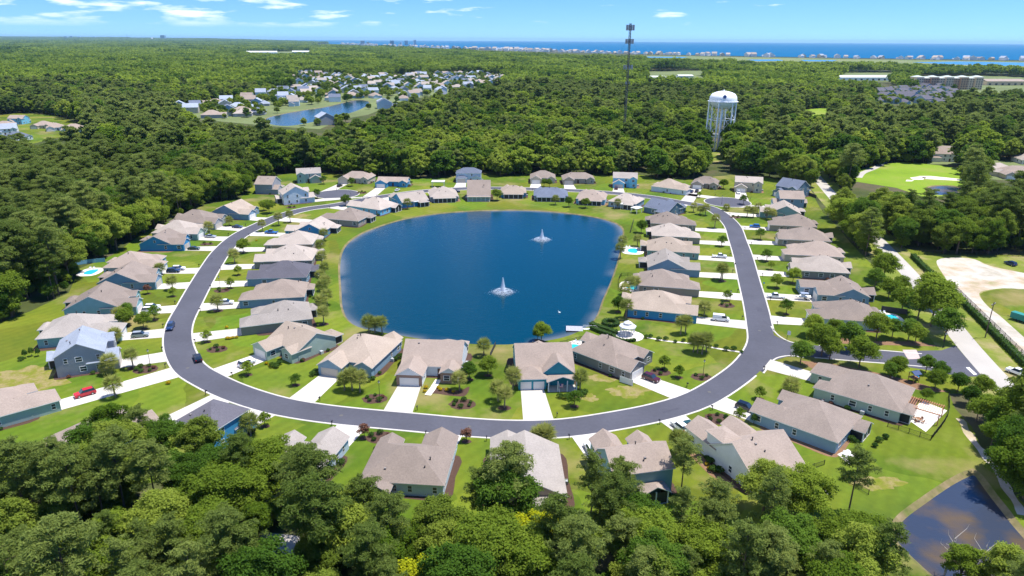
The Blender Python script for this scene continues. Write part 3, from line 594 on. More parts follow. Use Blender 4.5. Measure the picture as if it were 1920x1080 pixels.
HT = '''
LO1|-135|331|-12|12.5|21|-1|cross|steel|taupe|grey-gabled house below the cul-de-sac|blue-grey gabled house with white garage door, last of the outer western row below the cul-de-sac
LO2|-145|313|-8|13|22|-1|hip|grey|taupe|hip-roofed house with white gable trims|grey hip-roofed house with two small white-trimmed front gables in the outer western row
LO3|-145|294|-3|12.5|20|-1|hip|sage|pale|pale house behind the blue gable|pale hip-roofed house tucked behind the bright blue gable in the outer western row
LO4|-144|277|2|12|19|-1|cross|blue|taupe|blue-gabled western house|bright blue house with a windowless blue side gable in the outer western row
LO5|-140|247|5|12.5|20|-1|long|mist|taupe|house by the backyard blue fence|low hip-roofed house beside the blue backyard fence and pool toys
LO6|-134|230|7|12.5|20|-1|cross|steel|taupe|house with the rear wing|steel-blue house with low rear wing between the pool-toy yard and the sage gable
LO7|-130|206|11|13|22|-1|cross|seafoam|brown|house with wide sage side gable|wide sage-green side gable with one double window, two white cars in front
LO8|-124|185|15|12.5|21|-1|long|seafoam|taupe|sprawling teal-walled house|sprawling teal-walled house with many-ridged roof behind the grey two-storey house
LO9|-112|167|24|12.5|14|-1|tall|grey|bluegray|grey two-storey house with blue-grey roof|grey two-storey house with pale blue-grey roof and screened back porch
LO10|-116.5|140|42|12|19|-1|long|sage|taupe|house with the red car|low hip-roofed house with a red car in its driveway, half hidden by trees
LO11|-87|129|57|12|17|-1|hip|sky|taupe|house buried in trees|house almost buried in trees beside the dark-roofed blue house
LO12|-64|132|66|10|12|-1|tallh|blue|dark|blue two-storey house with charcoal roof|narrow bright blue two-storey house with charcoal hip roof, white porch columns
LO13|-43|119|78|12|19|-1|hip|mist|taupe|pale house behind foreground trees|pale-walled house with its long roof half behind the foreground trees
LO14|-20|119.5|85|14|17|-1|hip|mist|taupe|hip-roofed house with white side fence|low hip-roofed house showing its back, white fence at its side
LO15|3|117|92|12|20|1|gable|tan|taupe|house behind the tall foreground pine|gabled house mostly hidden behind the tallest foreground pine
LO18|66.5|137|137|13|19|1|hip|steel|brown|blue-grey house with corner screened porch|blue-grey house with small screened gable porch and corner patio
LO19|84.5|150.5|141|13|22|-1|long|sage|brown|sage house with the pergola|long sage-green house with timber pergola and fenced patio behind
RA|134|338|165|12.5|20|1|cross|pine|taupe|green-gabled house by the eastern cul-de-sac|sea-green gabled house just below the eastern cul-de-sac
RB1|129.5|313|169|12.5|20|1|long|tan|taupe|uppermost hip house east of the road|tan hip-roofed house next to the sea-green gable, east of the road
RB2|125|289|170|12.5|21|1|hip|tan|taupe|second hip house east of the road|tan hip-roofed house second below the sea-green gable, east of the road
RB3|120|266.5|170|12.5|22|1|long|beige|taupe|cream-walled house east of the road|cream-walled long hip-roofed house east of the road with one teal-dark window
RB4|114|246.5|170|12.5|20|1|hip|taupe|taupe|brown-walled house east of the road|brown-walled hip house east of the road, just above the open-garage house
RB6|102.5|200|170|12.5|20|1|long|mist|brown|house with the curved pool|pale house with a curved swimming pool behind, above the entry road trees
R1|75|315|-9|12.5|20|-1|long|tan|taupe|uppermost lakeside house of the eastern row|tan hip-roofed lakeside house next to the slate-blue gable
R2|71.5|293.5|-9|12.5|20|-1|long|tan|pale|second lakeside house of the eastern row|tan hip-roofed lakeside house second from the slate-blue gable
R3|65.5|271|-10|12.5|20|-1|hip|pine|taupe|lakeside house with the round green pool|lakeside house with a glazed back wall and green-tinted pool terrace
R4|60|249|-8|12.5|20|-1|cross|steel|taupe|lakeside house with blue-grey gable|lakeside house with a broad blue-grey side gable above the pool-terrace house
R5|55|228.5|-11|12.5|20|-1|long|tan|taupe|lakeside house with the white pool terrace|tan lakeside house with white terrace and turquoise pool on its lake side
R6|48.5|206|-15|13|21|-1|hip|blue|taupe|bright blue house above the gazebo|long bright blue house with shed dormers, directly above the gazebo green
S1|28|169|-43|12.5|19|-1|hip|taupe|taupe|taupe house by the gazebo|taupe-sided house with angled hip roof between gazebo and blank lawn
S4|-40.5|169|-106|12.5|20|-1|hip|steel|taupe|steel-blue house with three front palms|steel-blue hip-roofed house with three palms in front of its double garage
S5|-60|176|-128|12|19|-1|cross|sage|taupe|sage-gabled house above the bend|sage-green gabled house angled over the road bend, white SUV in its driveway
M10|-72|195|200|12.5|20|1|long|taupe|taupe|brown lakeside house with yellow shrubs|brown-walled lakeside house with yellow shrubs by its garage
M9|-79|215.5|190|12.5|20|1|long|steel|taupe|blue lakeside house with small red deck|blue-walled lakeside house with a small railed deck, below the charcoal roof
M8|-83.5|236|186|12.5|20|1|hip|steel|dark|charcoal-roofed lakeside house|lakeside house with the charcoal hip roof in the western row
M7|-87.5|256|186|13|21|1|hip|taupe|pale|lakeside house with brick chimney flue|pale-roofed lakeside house just above the charcoal roof
M6|-92|278|184|12.5|19|1|long|tan|pale|lakeside house behind the palm clump|pale-roofed lakeside house behind a clump of palms at the shore
M5|-89.5|299|175|12.5|19|1|cross|blue|pale|house with small blue gable|pale-roofed house with a small bright blue side gable, above the palm clump
M4|-79.5|320|165|13|21|1|long|tan|brown|brown-roofed house with corner screen porch|brown-roofed hip house with a dark screened corner porch facing the lake
M3|-71|344|152|13|21|1|hip|sky|taupe|house with the blue dormer|house with bright blue lakeside wall and big blue roof dormer
M2|-55|361|122|13|20|1|cross|blue|pale|bright blue lakeside house with white canopy|bright blue lakeside house with pale roof and white garden canopy
M1|-38|374|100|13|17|1|sun|grey|taupe|lakeside house with columned back porch|grey lakeside house with a white-columned back porch next to the steep roof
N8|0.5|383|90|12|13|1|sun|blue|taupe|small lakeside house with sunroom|small blue lakeside house with a full-width dark sunroom
N11|21|376.5|88|18|14|1|sun|steel|slate|slate-roofed lakeside house|wide lakeside house with slate-blue hip roof in the northern row
N12|43|369|78|15|16|1|sun|sky|taupe|lakeside house beside the slate roof|taupe-roofed lakeside house just east of the wide slate-blue roof
N13|61|361|62|13|18|1|long|steel|pale|pale-roofed house with palm pergola|pale-roofed lakeside house with white patio canopy next to slate-blue gable
N14|78|344|44|13|20|1|cross|slate|slate|slate-blue gabled house|dark slate-blue house with tall side gable and slate roof by the lake corner
N1|-137|388|-5|12|13|-1|tally|grey|taupe|grey two-storey gable at the cul-de-sac|dark grey two-storey house with white-framed windows left of the western cul-de-sac
N2|-115|364|28|11|16|-1|tall|white|taupe|white two-storey house at the cul-de-sac|white two-storey house with bare white side gable below the western cul-de-sac
N3|-124|419|-72|14|12|1|tall|sage|taupe|two-storey house with white porch|sage two-storey house with white double-deck porch behind the western cul-de-sac
N4|-95|419|-100|18|15|-1|hip|beige|taupe|cream house above the cul-de-sac|cream hip-roofed house facing the western cul-de-sac with arched front gable
N5|-71|408|-95|18|14|-1|cross|blue|taupe|blue house with one roof dormer|bright blue gabled house with a single small roof dormer in the northern row
N6|-27|424|-90|15|11|-1|tallh|mist|slate|white two-storey house with slate roof|pale two-storey house with slate hip roof against the woods
N9|18.5|424|-92|15|16|-1|hip|beige|taupe|cream house against the woods|cream hip-roofed house with white double garage against the dark woods
N10|40|421|-90|19|14|-1|hip|tan|taupe|broad house against the woods|broad tan hip-roofed house with cream garage against the dark woods
T1|67|410|-98|14|12|-1|tall|sky|taupe|light-blue two-storey house|light blue two-storey house with white balconies, tallest of the northern row
T2|93|396|-34|12.5|21|-1|long|mist|taupe|long low house by the light-blue one|long low pale blue house east of the light-blue two-storey house
T3|115|409|-112|13|15|-1|hip|tan|brown|brown-roofed house near the cul-de-sac|small brown-roofed house with tan gable behind the eastern cul-de-sac
T4|137|399|-105|15|12|-1|tall|beige|taupe|cream two-storey house at the cul-de-sac|cream two-storey house with twin front gables at the eastern cul-de-sac
T5|157|386|-140|13|16|-1|tall|slate|slate|slate-roofed two-storey house|two-storey house with blue slate roof at the eastern cul-de-sac
T6|144|358|172|11|15|1|tally|steel|taupe|grey-blue two-storey house|grey-blue two-storey house with taupe roof standing before the slate-roofed one
'''
for ln in HT.strip().split('\n'):
    k, x, y, hd, w, d, gs, ty, wl, rf, ref, lb = ln.split('|')
    x, y, hd, w, d = map(float, (x, y, hd, w, d))
    if rf == 'taupe' and 'taupe' not in lb: rf = random.Random(k+'r').choice(('taupe', 'taupe', 'greige', 'sand', 'pale', 'brown'))
    if not ty.startswith('tall') and w < 15:
        w *= 1.13
        if abs(math.cos(R(hd))) > .6: y += .8
    house(k, x, y, hd, w, d, int(gs), ty, wl, rf, ref, lb, pitch=.5 if ty in ('cross', 'gable') else .56)
# the houses the photograph shows best, with their own plans
house('RB5', 109, 222, 171, 14, 20, 1, '', 'steel', 'brown', 'open-garage house east of the road', 'blue-grey gabled house with its garage standing open, boat and pickup in front', wings=[
    (-7, 7, -1, 10, 2.9, 'gx', '', .46), (-6.9, -.3, -10, 1, 2.95, 'gyF', 'w', .42), (.2, 6.85, -6, 2, 2.93, 'gyF', 'g', .42), (-3, 3, 9.8, 13, 2.6, 'gyB', 's')])
house('S2', 8.3, 162, -86, 14.4, 20, -1, '', 'teal', 'taupe', 'teal house with the columned porch', 'teal house with two single garage doors, columned front porch and steep roof', wings=[
    (-7.2, 7.2, -4.5, 10, 3.3, 'gx', '', .62), (-7.1, -.2, -8, -2, 3.15, 'h', 'g2', .55), (-1.3, 7.12, -6.2, 3, 3.35, 'gyF', 'w', .8), (.1, 7.3, -9.6, -6.1, 2.9, 'gyF', 'p', .35), (-2.2, 2.2, 9.8, 12.6, 2.8, 'gyB', 's')])
house('S3', -20.5, 165, -94, 15.2, 20, -1, '', 'white', 'taupe', 'brick-fronted house with twin gables', 'white-sided house with brick front and twin pointed front gables on the southern shore', wings=[
    (-7.6, 7.6, -4, 9.5, 2.95, 'gx', '', .62), (-7.7, -1.2, -10, 0, 3.0, 'gyF', 'gb', .62), (3.1, 7.5, -8, -1, 2.98, 'gyF', 'wb', .62), (.3, 3.9, 9.3, 12.6, 2.75, 'h', 'w', .6), (4.2, 7.5, 9.3, 12.4, 2.72, 'h', 's', .6)])
house('LO16', 23.5, 118, 103, 12, 14, 1, '', 'pine', 'taupe', 'teal-grey two-storey house in the foreground', 'teal-grey two-storey house in the foreground with its back to the camera', wings=[
    (-6, 6, -2, 7, 5.7, 'gx', '', .62), (.6, 5.9, -6.5, 1, 5.2, 'gyF', 'g', .7), (-5.9, -1.6, -5.2, 0, 5.1, 'gyF', 'w', .7), (-4, 1, 6.8, 10, 2.7, 'gyB', 's')])
house('LO17', 48, 124, 114, 12.6, 21, 1, '', 'white', 'taupe', 'big white house in the foreground', 'big white house with one wide plain roof slope facing the camera', wings=[
    (-6.3, 6.3, -2.5, 10, 3.6, 'gx', '', .62), (.2, 6.2, -10.5, -1, 3.4, 'gyF', 'g', .6), (-6.2, -1.8, -8.5, 0, 3.35, 'gyF', 'w', .6), (2, 6.1, -4, 1, 6.0, 'h', '', .4), (-5.5, -1, 9.7, 12.6, 2.8, 'gyB', 's')])
# steep-roofed lakeside house
house('N7', -18.5, 377, 92, 12.5, 18, -1, '', 'sage', 'taupe', 'steep-roofed lakeside house', 'lakeside house with one very large steep roof slope towards the water', wings=[
    (-6.2, 6.2, -7, 8.5, 3.2, 'gx', '', .85), (-6.1, .2, -10, -4, 2.95, 'gyF', 'g'), (-6.0, 6.0, 8.3, 10.8, 2.6, 'h', 'p', .2)])
# ------------------------------------------------------------------ vegetation: leaf meshes
OAKL = leaf_mat('oak_leaves', (.09, .16, .016), (.29, .375, .046), .5)
PINEL = leaf_mat('pine_needles', (.125, .185, .035), (.28, .335, .085), .5)
DARKL = leaf_mat('magnolia_leaves', (.058, .125, .016), (.14, .235, .03), .45)
LIME = leaf_mat('light_oak_leaves', (.15, .215, .03), (.33, .40, .06), .5)
YELL = leaf_mat('yellow_green_leaves', (.24, .29, .012), (.40, .41, .016))
PALML = leaf_mat('palm_fronds', (.20, .24, .05), (.36, .37, .10), .35)
GOLD = leaf_mat('golden_leaves', (.42, .30, .01), (.58, .44, .03))
REDL = leaf_mat('russet_leaves', (.13, .055, .035), (.24, .13, .09))
HEDGE = leaf_mat('hedge_leaves', (.045, .095, .02), (.09, .16, .03))
def leaf_mesh(name, C, N, S, m, trunk=None, asp=.62):
    """diamond leaves: centres C, normals N, half sizes S; trunk = MB appended with material slot 1"""
    n = len(C); N = N/np.linalg.norm(N, axis=1, keepdims=True); A = nrg.normal(size=(n, 3)); U = np.cross(N, A); U /= np.linalg.norm(U, axis=1, keepdims=True)+1e-9; V = np.cross(N, U)
    S = S[:, None]; Q = np.stack([C-U*S, C-V*S*asp-N*S*.12, C+U*S, C+V*S*asp-N*S*.12], 1).reshape(-1, 3)
    tv = np.array(trunk.v).reshape(-1, 3) if trunk else np.zeros((0, 3)); tf = trunk.f if trunk else []
    me = bpy.data.meshes.new(name); nl = 4*n+sum(len(f) for f in tf)
    me.vertices.add(4*n+len(tv)); me.vertices.foreach_set('co', np.concatenate([Q, tv]).astype(np.float32).ravel())
    me.loops.add(nl); idx = np.concatenate([np.arange(4*n)]+[np.array(f)+4*n for f in tf]).astype(np.int32); me.loops.foreach_set('vertex_index', idx)
    me.polygons.add(n+len(tf)); tot = np.array([4]*n+[len(f) for f in tf], np.int32); st = np.concatenate([[0], np.cumsum(tot)[:-1]]).astype(np.int32)
    me.polygons.foreach_set('loop_start', st)
    me.materials.append(m)
    if trunk: me.materials.append(BARK); me.polygons.foreach_set('material_index', np.array([0]*n+[1]*len(tf), np.int32))
    a = me.attributes.new('rnd', 'FLOAT', 'FACE'); a.data.foreach_set('value', nrg.random(n+len(tf)).astype(np.float32))
    me.update(); me.validate(); return me
def sphere_pts(n):
    v = nrg.normal(size=(n, 3)); return v/np.linalg.norm(v, axis=1, keepdims=True)
def blob_leaves(blobs, per, size, flat=.8, fill_=.35, up=.65):
    C, N, S = [], [], []
    for (x, y, z, r) in blobs:
        n = max(3, int(per*r*r)); d = sphere_pts(n); d[:, 2] = np.where(d[:, 2] < -.35, -d[:, 2], d[:, 2])
        rad = r*(1-fill_*nrg.random(n)**2)*(1+.18*nrg.normal(size=n)); C.append(np.array([x, y, z])+d*rad[:, None]*np.array([1, 1, flat]))
        N.append(d*.7+nrg.normal(size=(n, 3))*.55+np.array([0, 0, up])); S.append(size*(.6+.8*nrg.random(n)))
    return np.concatenate(C), np.concatenate(N), np.concatenate(S)
def oak_parts(H=14., rad=5., nb=34, per=75, size=.30, seed=0, low=.28, br=(.17, .36)):
    r_ = random.Random(seed); blobs = []; cz = H*(.5+low*.5); hz = H*(1-low)*.5
    for i in range(nb):
        z = 1-1.75*(i+.5)/nb if i else 1.; t = i*2.399+r_.uniform(-.5, .5); q = math.sqrt(max(0, 1-z*z)); k = r_.uniform(.5, 1.08)
        blobs.append((rad*q*k*math.cos(t), rad*q*k*math.sin(t), cz+hz*z*r_.uniform(.6, 1.02), rad*r_.uniform(*br)))
    for i in range(max(2, nb//8)): blobs.append((r_.uniform(-.3, .3)*rad, r_.uniform(-.3, .3)*rad, cz+r_.uniform(-.2, .5)*hz, rad*.45))
    tr = MB(); tr.tube((0, 0, -.4), (0, 0, H*.45), H*.026, H*.018, 7)
    for b in blobs[::3]:
        s = (0, 0, H*r_.uniform(.28, .45)); tr.tube(s, (b[0]*.85, b[1]*.85, b[2]-.3), H*.010, H*.004, 5)
    C, N, S = blob_leaves(blobs, per, size); return C, N, S, tr
def pine_parts(H=19., rad=3.6, nbr=30, per=26, size=.42, seed=0, base=.5):
    r_ = random.Random(seed); tr = MB(); lean = (r_.uniform(-.4, .4), r_.uniform(-.4, .4))
    tr.tube((0, 0, -.4), (lean[0]*.5, lean[1]*.5, H*.55), .24, .17, 7); tr.tube((lean[0]*.5, lean[1]*.5, H*.55), (*lean, H*.97), .17, .05, 6)
    C, N, S = [], [], []
    for i in range(nbr):
        f = (i+.5)/nbr; z = H*(base+(1-base)*f); prof = math.sin(min(1, (1-f)*1.25+.12)*math.pi*.62)*.9+.15
        L = rad*prof*r_.uniform(.6, 1.15); t = i*2.399+r_.uniform(-.6, .6); e = Vector((lean[0]*f+L*math.cos(t), lean[1]*f+L*math.sin(t), z+L*r_.uniform(.0, .3)))
        b0 = Vector((lean[0]*f, lean[1]*f, z)); tr.tube(b0, e, .06, .02, 4, cap=False)
        for k in (1., .66, .4):
            if k < 1 and L < 1.2: continue
            p = b0.lerp(e, k)+Vector((r_.uniform(-.5, .5), r_.uniform(-.5, .5), r_.uniform(.0, .4))); cr = r_.uniform(.75, 1.25)*(.75+.25*k)*rad/3.6; n = int(per*(cr**2)*1.3)+4
            d = sphere_pts(n); d[:, 2] = np.where(d[:, 2] < -.25, -d[:, 2], d[:, 2]); C.append(np.array(p)+d*(cr*(.45+.6*nrg.random(n)))[:, None]*np.array([1, 1, .62])); N.append(nrg.normal(size=(n, 3))+d*.4+np.array([0, 0, .8])); S.append(size*(.6+.7*nrg.random(n)))
    return np.concatenate(C), np.concatenate(N), np.concatenate(S), tr
PROTO = {'oak': [], 'pine': [], 'mid': [], 'far': []}
def split(kind, parts, m, asp): C, N, S, tr = parts; PROTO[kind].append((leaf_mesh('crown', C, N, S, m, None, asp), tr.mesh('trunk', BARK), leaf_mesh(kind+'_tree', C, N, S, m, tr, asp)))
for i in range(5): split('oak', oak_parts(13+i % 3, 4.6+.45*(i % 4), 38+6*i, 165, .205, 40+i, low=.14+.07*(i % 3)), (OAKL, LIME, DARKL, OAKL, LIME)[i], .62)
for i in range(4): split('pine', pine_parts(18+i, 3.5+.35*i, 32+2*i, 46, .33, 80+i, .40+.05*i), PINEL, .28)
split('oak', oak_parts(11, 4.2, 36, 165, .205, 66, low=.12), YELL, .62)
for i in range(4): split('mid', oak_parts(12+i, 4.9+.3*i, 22, 44, .60, 140+i, low=.08+.06*(i % 2), br=(.22, .42)), (OAKL, LIME, DARKL, OAKL)[i], .7)
for i in range(3): split('mid', pine_parts(15+i, 4.4, 24, 20, .70, 180+i, .34), PINEL, .45)
def grove(seed, R_=20., n=13, lv=30, sz=1.5, k3=3, br=(2.8, 4.2)):
    r_ = random.Random(seed); C, N, S = [], [], []
    for i in range(n):
        a = r_.uniform(0, 6.283); q = R_*math.sqrt(r_.random()); b = [(q*math.cos(a)+r_.uniform(-2.5, 2.5), q*math.sin(a)+r_.uniform(-2.5, 2.5), r_.uniform(8, 15), r_.uniform(*br)) for _ in range(k3)]
        c, nn, s = blob_leaves(b, lv/12., sz, .9, .35, .2); C.append(c); N.append(nn); S.append(s)
    return leaf_mesh('grove', np.concatenate(C), np.concatenate(N), np.concatenate(S), OAKL, None, .75)
GROVES = [grove(300+i) for i in range(5)]+[grove(320+i, 44., 34, 12, 3.2, 2, (4, 6)) for i in range(3)]+[grove(340+i, 170., 60, 4, 12., 2, (9, 16)) for i in range(3)]

# ------------------------------------------------------------------ where woods may not stand
VILPX = [((325, 208), (420, 188), (530, 176), (535, 150), (560, 136), (640, 142), (760, 143), (860, 138), (955, 143), (950, 158), (860, 172), (770, 186), (735, 198), (690, 215), (640, 224), (600, 242), (560, 240), (500, 236), (440, 230), (350, 222)),
         ((-60, 222), (40, 212), (100, 216), (165, 235), (168, 252), (110, 258), (60, 270), (-60, 278)),
         ((1630, 172), (1780, 166), (1800, 188), (1740, 197), (1650, 195)), ((1700, 168), (1712, 143), (1850, 142), (1990, 148), (1990, 168), (1850, 176)),
         ((1738, 308), (1745, 272), (1805, 272), (1812, 308)), ((1838, 335), (1845, 300), (1990, 305), (1990, 345)), ((1560, 152), (1575, 136), (1680, 136), (1682, 153)), ((1205, 152), (1208, 134), (1330, 132), (1330, 150)), ((455, 103), (600, 101), (600, 96), (455, 97))]
VILLAGES = [px(*v) for v in VILPX]
SEEPX = VILPX + [((1590, 324), (1640, 312), (1690, 303), (1760, 310), (1815, 318), (1815, 345), (1808, 360), (1740, 366), (1720, 350), (1600, 340)), ((1490, 208), (1530, 203), (1563, 203), (1562, 214), (1540, 219), (1515, 221)), ((1196, 272), (1225, 270), (1222, 300), (1202, 303)), ((1322, 286), (1330, 200), (1374, 200), (1366, 286)),
                 ((1518, 322), (1533, 322), (1578, 372), (1558, 376)), ((1695, 498), (1712, 498), (1712, 520), (1695, 515)), ((1690, 965), (1818, 880), (1900, 975), (1912, 1055), (1800, 1062), (1720, 1015)), ((1738, 645), (1775, 600), (1800, 600), (1850, 650), (1925, 745), (1925, 778), (1880, 762), (1835, 712), (1780, 702)), ((475, 1005), (520, 997), (575, 1012), (585, 1035), (505, 1042)), ((560, 83), (640, 85), (800, 92), (1000, 100), (1280, 108), (1600, 115), (1990, 122), (1990, 113), (1600, 107), (1280, 101), (900, 91), (640, 80)), ((1180, 104), (1300, 105), (1600, 111), (1990, 117), (1990, 128), (1800, 124), (1650, 121), (1500, 118), (1350, 115), (1240, 111))]
GAPS = VILLAGES + [GOLF, GOLF2, GOLFPOND, FARPOND]
COAST = px((200, 75.8), (400, 77.2), (560, 80.5), (640, 83), (720, 86), (800, 89.5), (900, 93), (1000, 96), (1100, 99), (1280, 103), (1450, 106.5), (1600, 109), (1750, 111), (2000, 114))
SEAP = COAST + [(60000, COAST[-1][1]), (60000, 59900), (-20000, 59900)]
MARSH = px((1180, 104), (1300, 105.5), (1600, 111), (2000, 117), (2000, 128), (1800, 124), (1650, 121), (1500, 118), (1350, 115), (1240, 111))
def projv(X, Y, z):
    D = Y*_fw.y+(z-CAM_H)*_fw.z; return CX+F*(X*c_right.x+Y*c_right.y+(z-CAM_H)*c_right.z)/D, CY-F*(X*c_up.x+Y*c_up.y+(z-CAM_H)*c_up.z)/D
def wooded(X, Y, ht=18.):
    """woods stand everywhere except in the clearings and in front of what the air picture shows over their tops"""
    ok = ~inside(CLEAR, X, Y)
    for g in GAPS: ok &= ~inside(g, X, Y)
    ok &= ~inside(SEAP, X, Y) & ~inside(MARSH, X, Y)
    ok &= dist_line(THROUGH, X, Y) > 6.5
    for z in (2., ht*.35, ht*.65, ht):
        U, V = projv(X, Y, z)
        for poly in SEEPX: ok &= ~inside(poly, U, V)
    return ok
def jitter(x0, x1, y0, y1, s):
    gx, gy = np.meshgrid(np.arange(x0, x1, s), np.arange(y0, y1, s)); gx = gx.ravel(); gy = gy.ravel()
    return gx+(nrg.random(gx.size)-.5)*s*1.1, gy+(nrg.random(gx.size)-.5)*s*1.1
def in_cone(X, Y, m=30): return np.abs(X) < Y*.76+m
X, Y = jitter(-330, 330, 40, 430, 5.7)
k = wooded(X, Y) & in_cone(X, Y, 22) & (np.hypot(X, Y) > 38); X, Y = X[k], Y[k]
near = sorted(zip(X, Y), key=lambda p: math.hypot(*p))
# trees that the frame shows: crown projects into the picture
def shows(x, y, h=14):
    u, v, d = proj(x, y, h*.85); return d > 1 and -60 < u < 1980 and -40 < v < 1085
near = [p for p in near if shows(*p) or math.hypot(*p) < 70]
lead = [p for p in near if shows(*p)]
def zone(x, y):
    if y < 128: return 'fore'
    return 'west' if x < 0 else 'east'
ZL = {('fore', 'oak'): 'leafy broadleaf tree in the dense foreground wood', ('fore', 'pine'): 'shaggy pine rising out of the dense foreground wood', ('west', 'oak'): 'broadleaf tree in the wood behind the outer western houses', ('west', 'pine'): 'pine in the wood behind the outer western houses',
      ('east', 'oak'): 'broadleaf tree in the wood east of the through road', ('east', 'pine'): 'pine in the wood east of the through road'}
# (x, y) of single woodland trees
def tree(kind, i, x, y, s, rz, label, group=None, name=None, z=0.):
    cr_, tk, _ = PROTO[kind][i]; t = empty(name or {'oak': 'broadleaf_tree', 'pine': 'pine_tree'}.get(kind, kind), (x, y, z), rz); t.scale = s if isinstance(s, tuple) else (s, s, s); tag(t, label, 'tree', group); link('crown', cr_, t); link('trunk', tk, t); return t
def pine_share(x, y): return .5+.42*math.sin(x*.021+1.3)*math.cos(y*.017+.4)
used = 0; rest = []
for (x, y) in near:
    r = rng.random(); z = zone(x, y); k = 'pine' if r < pine_share(x, y) else 'oak'
    if k == 'oak': i = 5 if (z == 'fore' and rng.random() < .05) else rng.randrange(5)
    else: i = rng.randrange(4)
    s = rng.uniform(.7, 1.2)*((.78 if k == 'pine' else .82) if z == 'fore' else 1.05)
    edge = bool(inside(offset(CCW(CLEAR), -9, True), [x], [y])[0])
    if edge and k == 'pine' and rng.random() < .5: k = 'oak'; i = rng.randrange(5)
    if used < 300 and shows(x, y):
        tree(k, i, x, y, (s*rng.uniform(.9, 1.1), s*rng.uniform(.9, 1.1), s), rng.uniform(0, 6.28), ZL[z, k], ZL[z, k].replace('tree in', 'trees of').replace('pine in', 'pines of').replace('pine rising', 'pines rising')); used += 1
    else: rest.append((x, y, s, rng.uniform(0, 6.28), i if k == 'oak' else 6+i))
# ---- single trees the photograph shows standing out of the wood
for (u, v, kd, i, sc, lb) in ((952, 1003, 'pine', 3, .84, 'tallest foreground pine, in front of a half-hidden gabled house'), (900, 1000, 'pine', 1, .68, 'dense dark pine leaning against the tallest foreground pine'), (1276, 930, 'pine', 2, .62, 'pine standing before the teal-grey two-storey house'), (1108, 968, 'pine', 0, .72, 'thin sparse pine on the lawn left of the teal-grey house'), (1590, 965, 'pine', 1, .72, 'bushy pine on the lawn between white house and pond'), (1430, 965, 'oak', 1, .78, 'broad tree close behind the big white house'), (1500, 968, 'oak', 3, .75, 'broad tree over the white house patio'),
    (215, 842, 'oak', 0, .85, 'tall tree beside the red car driveway'), (275, 868, 'pine', 1, .66, 'feathery pine before the house buried in trees'), (318, 872, 'oak', 2, .72, 'dark tree before the house buried in trees'), (385, 880, 'oak', 4, .82, 'dark broad tree before the charcoal-roofed blue house'), (515, 930, 'oak', 3, .9, 'airy tree hiding the pale house behind foreground trees'), (1795, 1100, 'oak', 0, .62, 'small light tree on the near bank of the pond'), (1870, 1125, 'oak', 4, .72, 'leafy tree at the near end of the pond'), (1160, 985, 'pine', 2, .66, 'short pine right of the thin sparse pine'), (668, 985, 'oak', 1, .6, 'tree at the back corner of the hip-roofed house with white fence')):
    x, y = P(u, v); tree(kd, i, x, y, sc, rng.uniform(0, 6.28), lb, 'single trees at the edge of the foreground wood')
PALEBARK = mat('pale_bark', (.42, .38, .33), .9, var=.15, scale=1.)
for (u, v, hh, lb) in ((1772, 1075, 8., 'bare pale dead tree at the left of the pond end'), (1832, 1092, 7., 'bare pale dead tree in the middle of the pond end'), (150, 985, 11., 'bare pale dead tree inside the foreground wood')):
    x, y = P(u, v); t = empty('dead_tree', (x, y, 0)); tag(t, lb, 'tree', 'dead trees'); r_ = random.Random(u); MB().tube((0, 0, -.4), (.2, .1, hh*.6), .2, .12, 7).tube((.2, .1, hh*.6), (.1, .3, hh), .12, .03, 6).build('trunk', PALEBARK, t)
    for q in range(9):
        a = q*2.4; z = hh*(.45+.05*q); L_ = r_.uniform(1., 2.6); e = Vector((.15+L_*math.cos(a), .15+L_*math.sin(a), z+L_*.6)); b = MB().tube((.15, .15, z), e, .06, .03, 5); b.tube(e, e+Vector((r_.uniform(-.6, .6), r_.uniform(-.6, .6), .8)), .03, .01, 4); b.build('branch', PALEBARK, t)
# low growth between the trunks
for (x, y) in near:
    for q in range(2): rest.append((x+rng.uniform(-4, 4), y+rng.uniform(-4, 4), rng.uniform(.24, .45), rng.uniform(0, 6.28), rng.randrange(5)))
rest = [r for r, o in zip(rest, wooded(np.array([r[0] for r in rest]), np.array([r[1] for r in rest]), 5.)) if o]
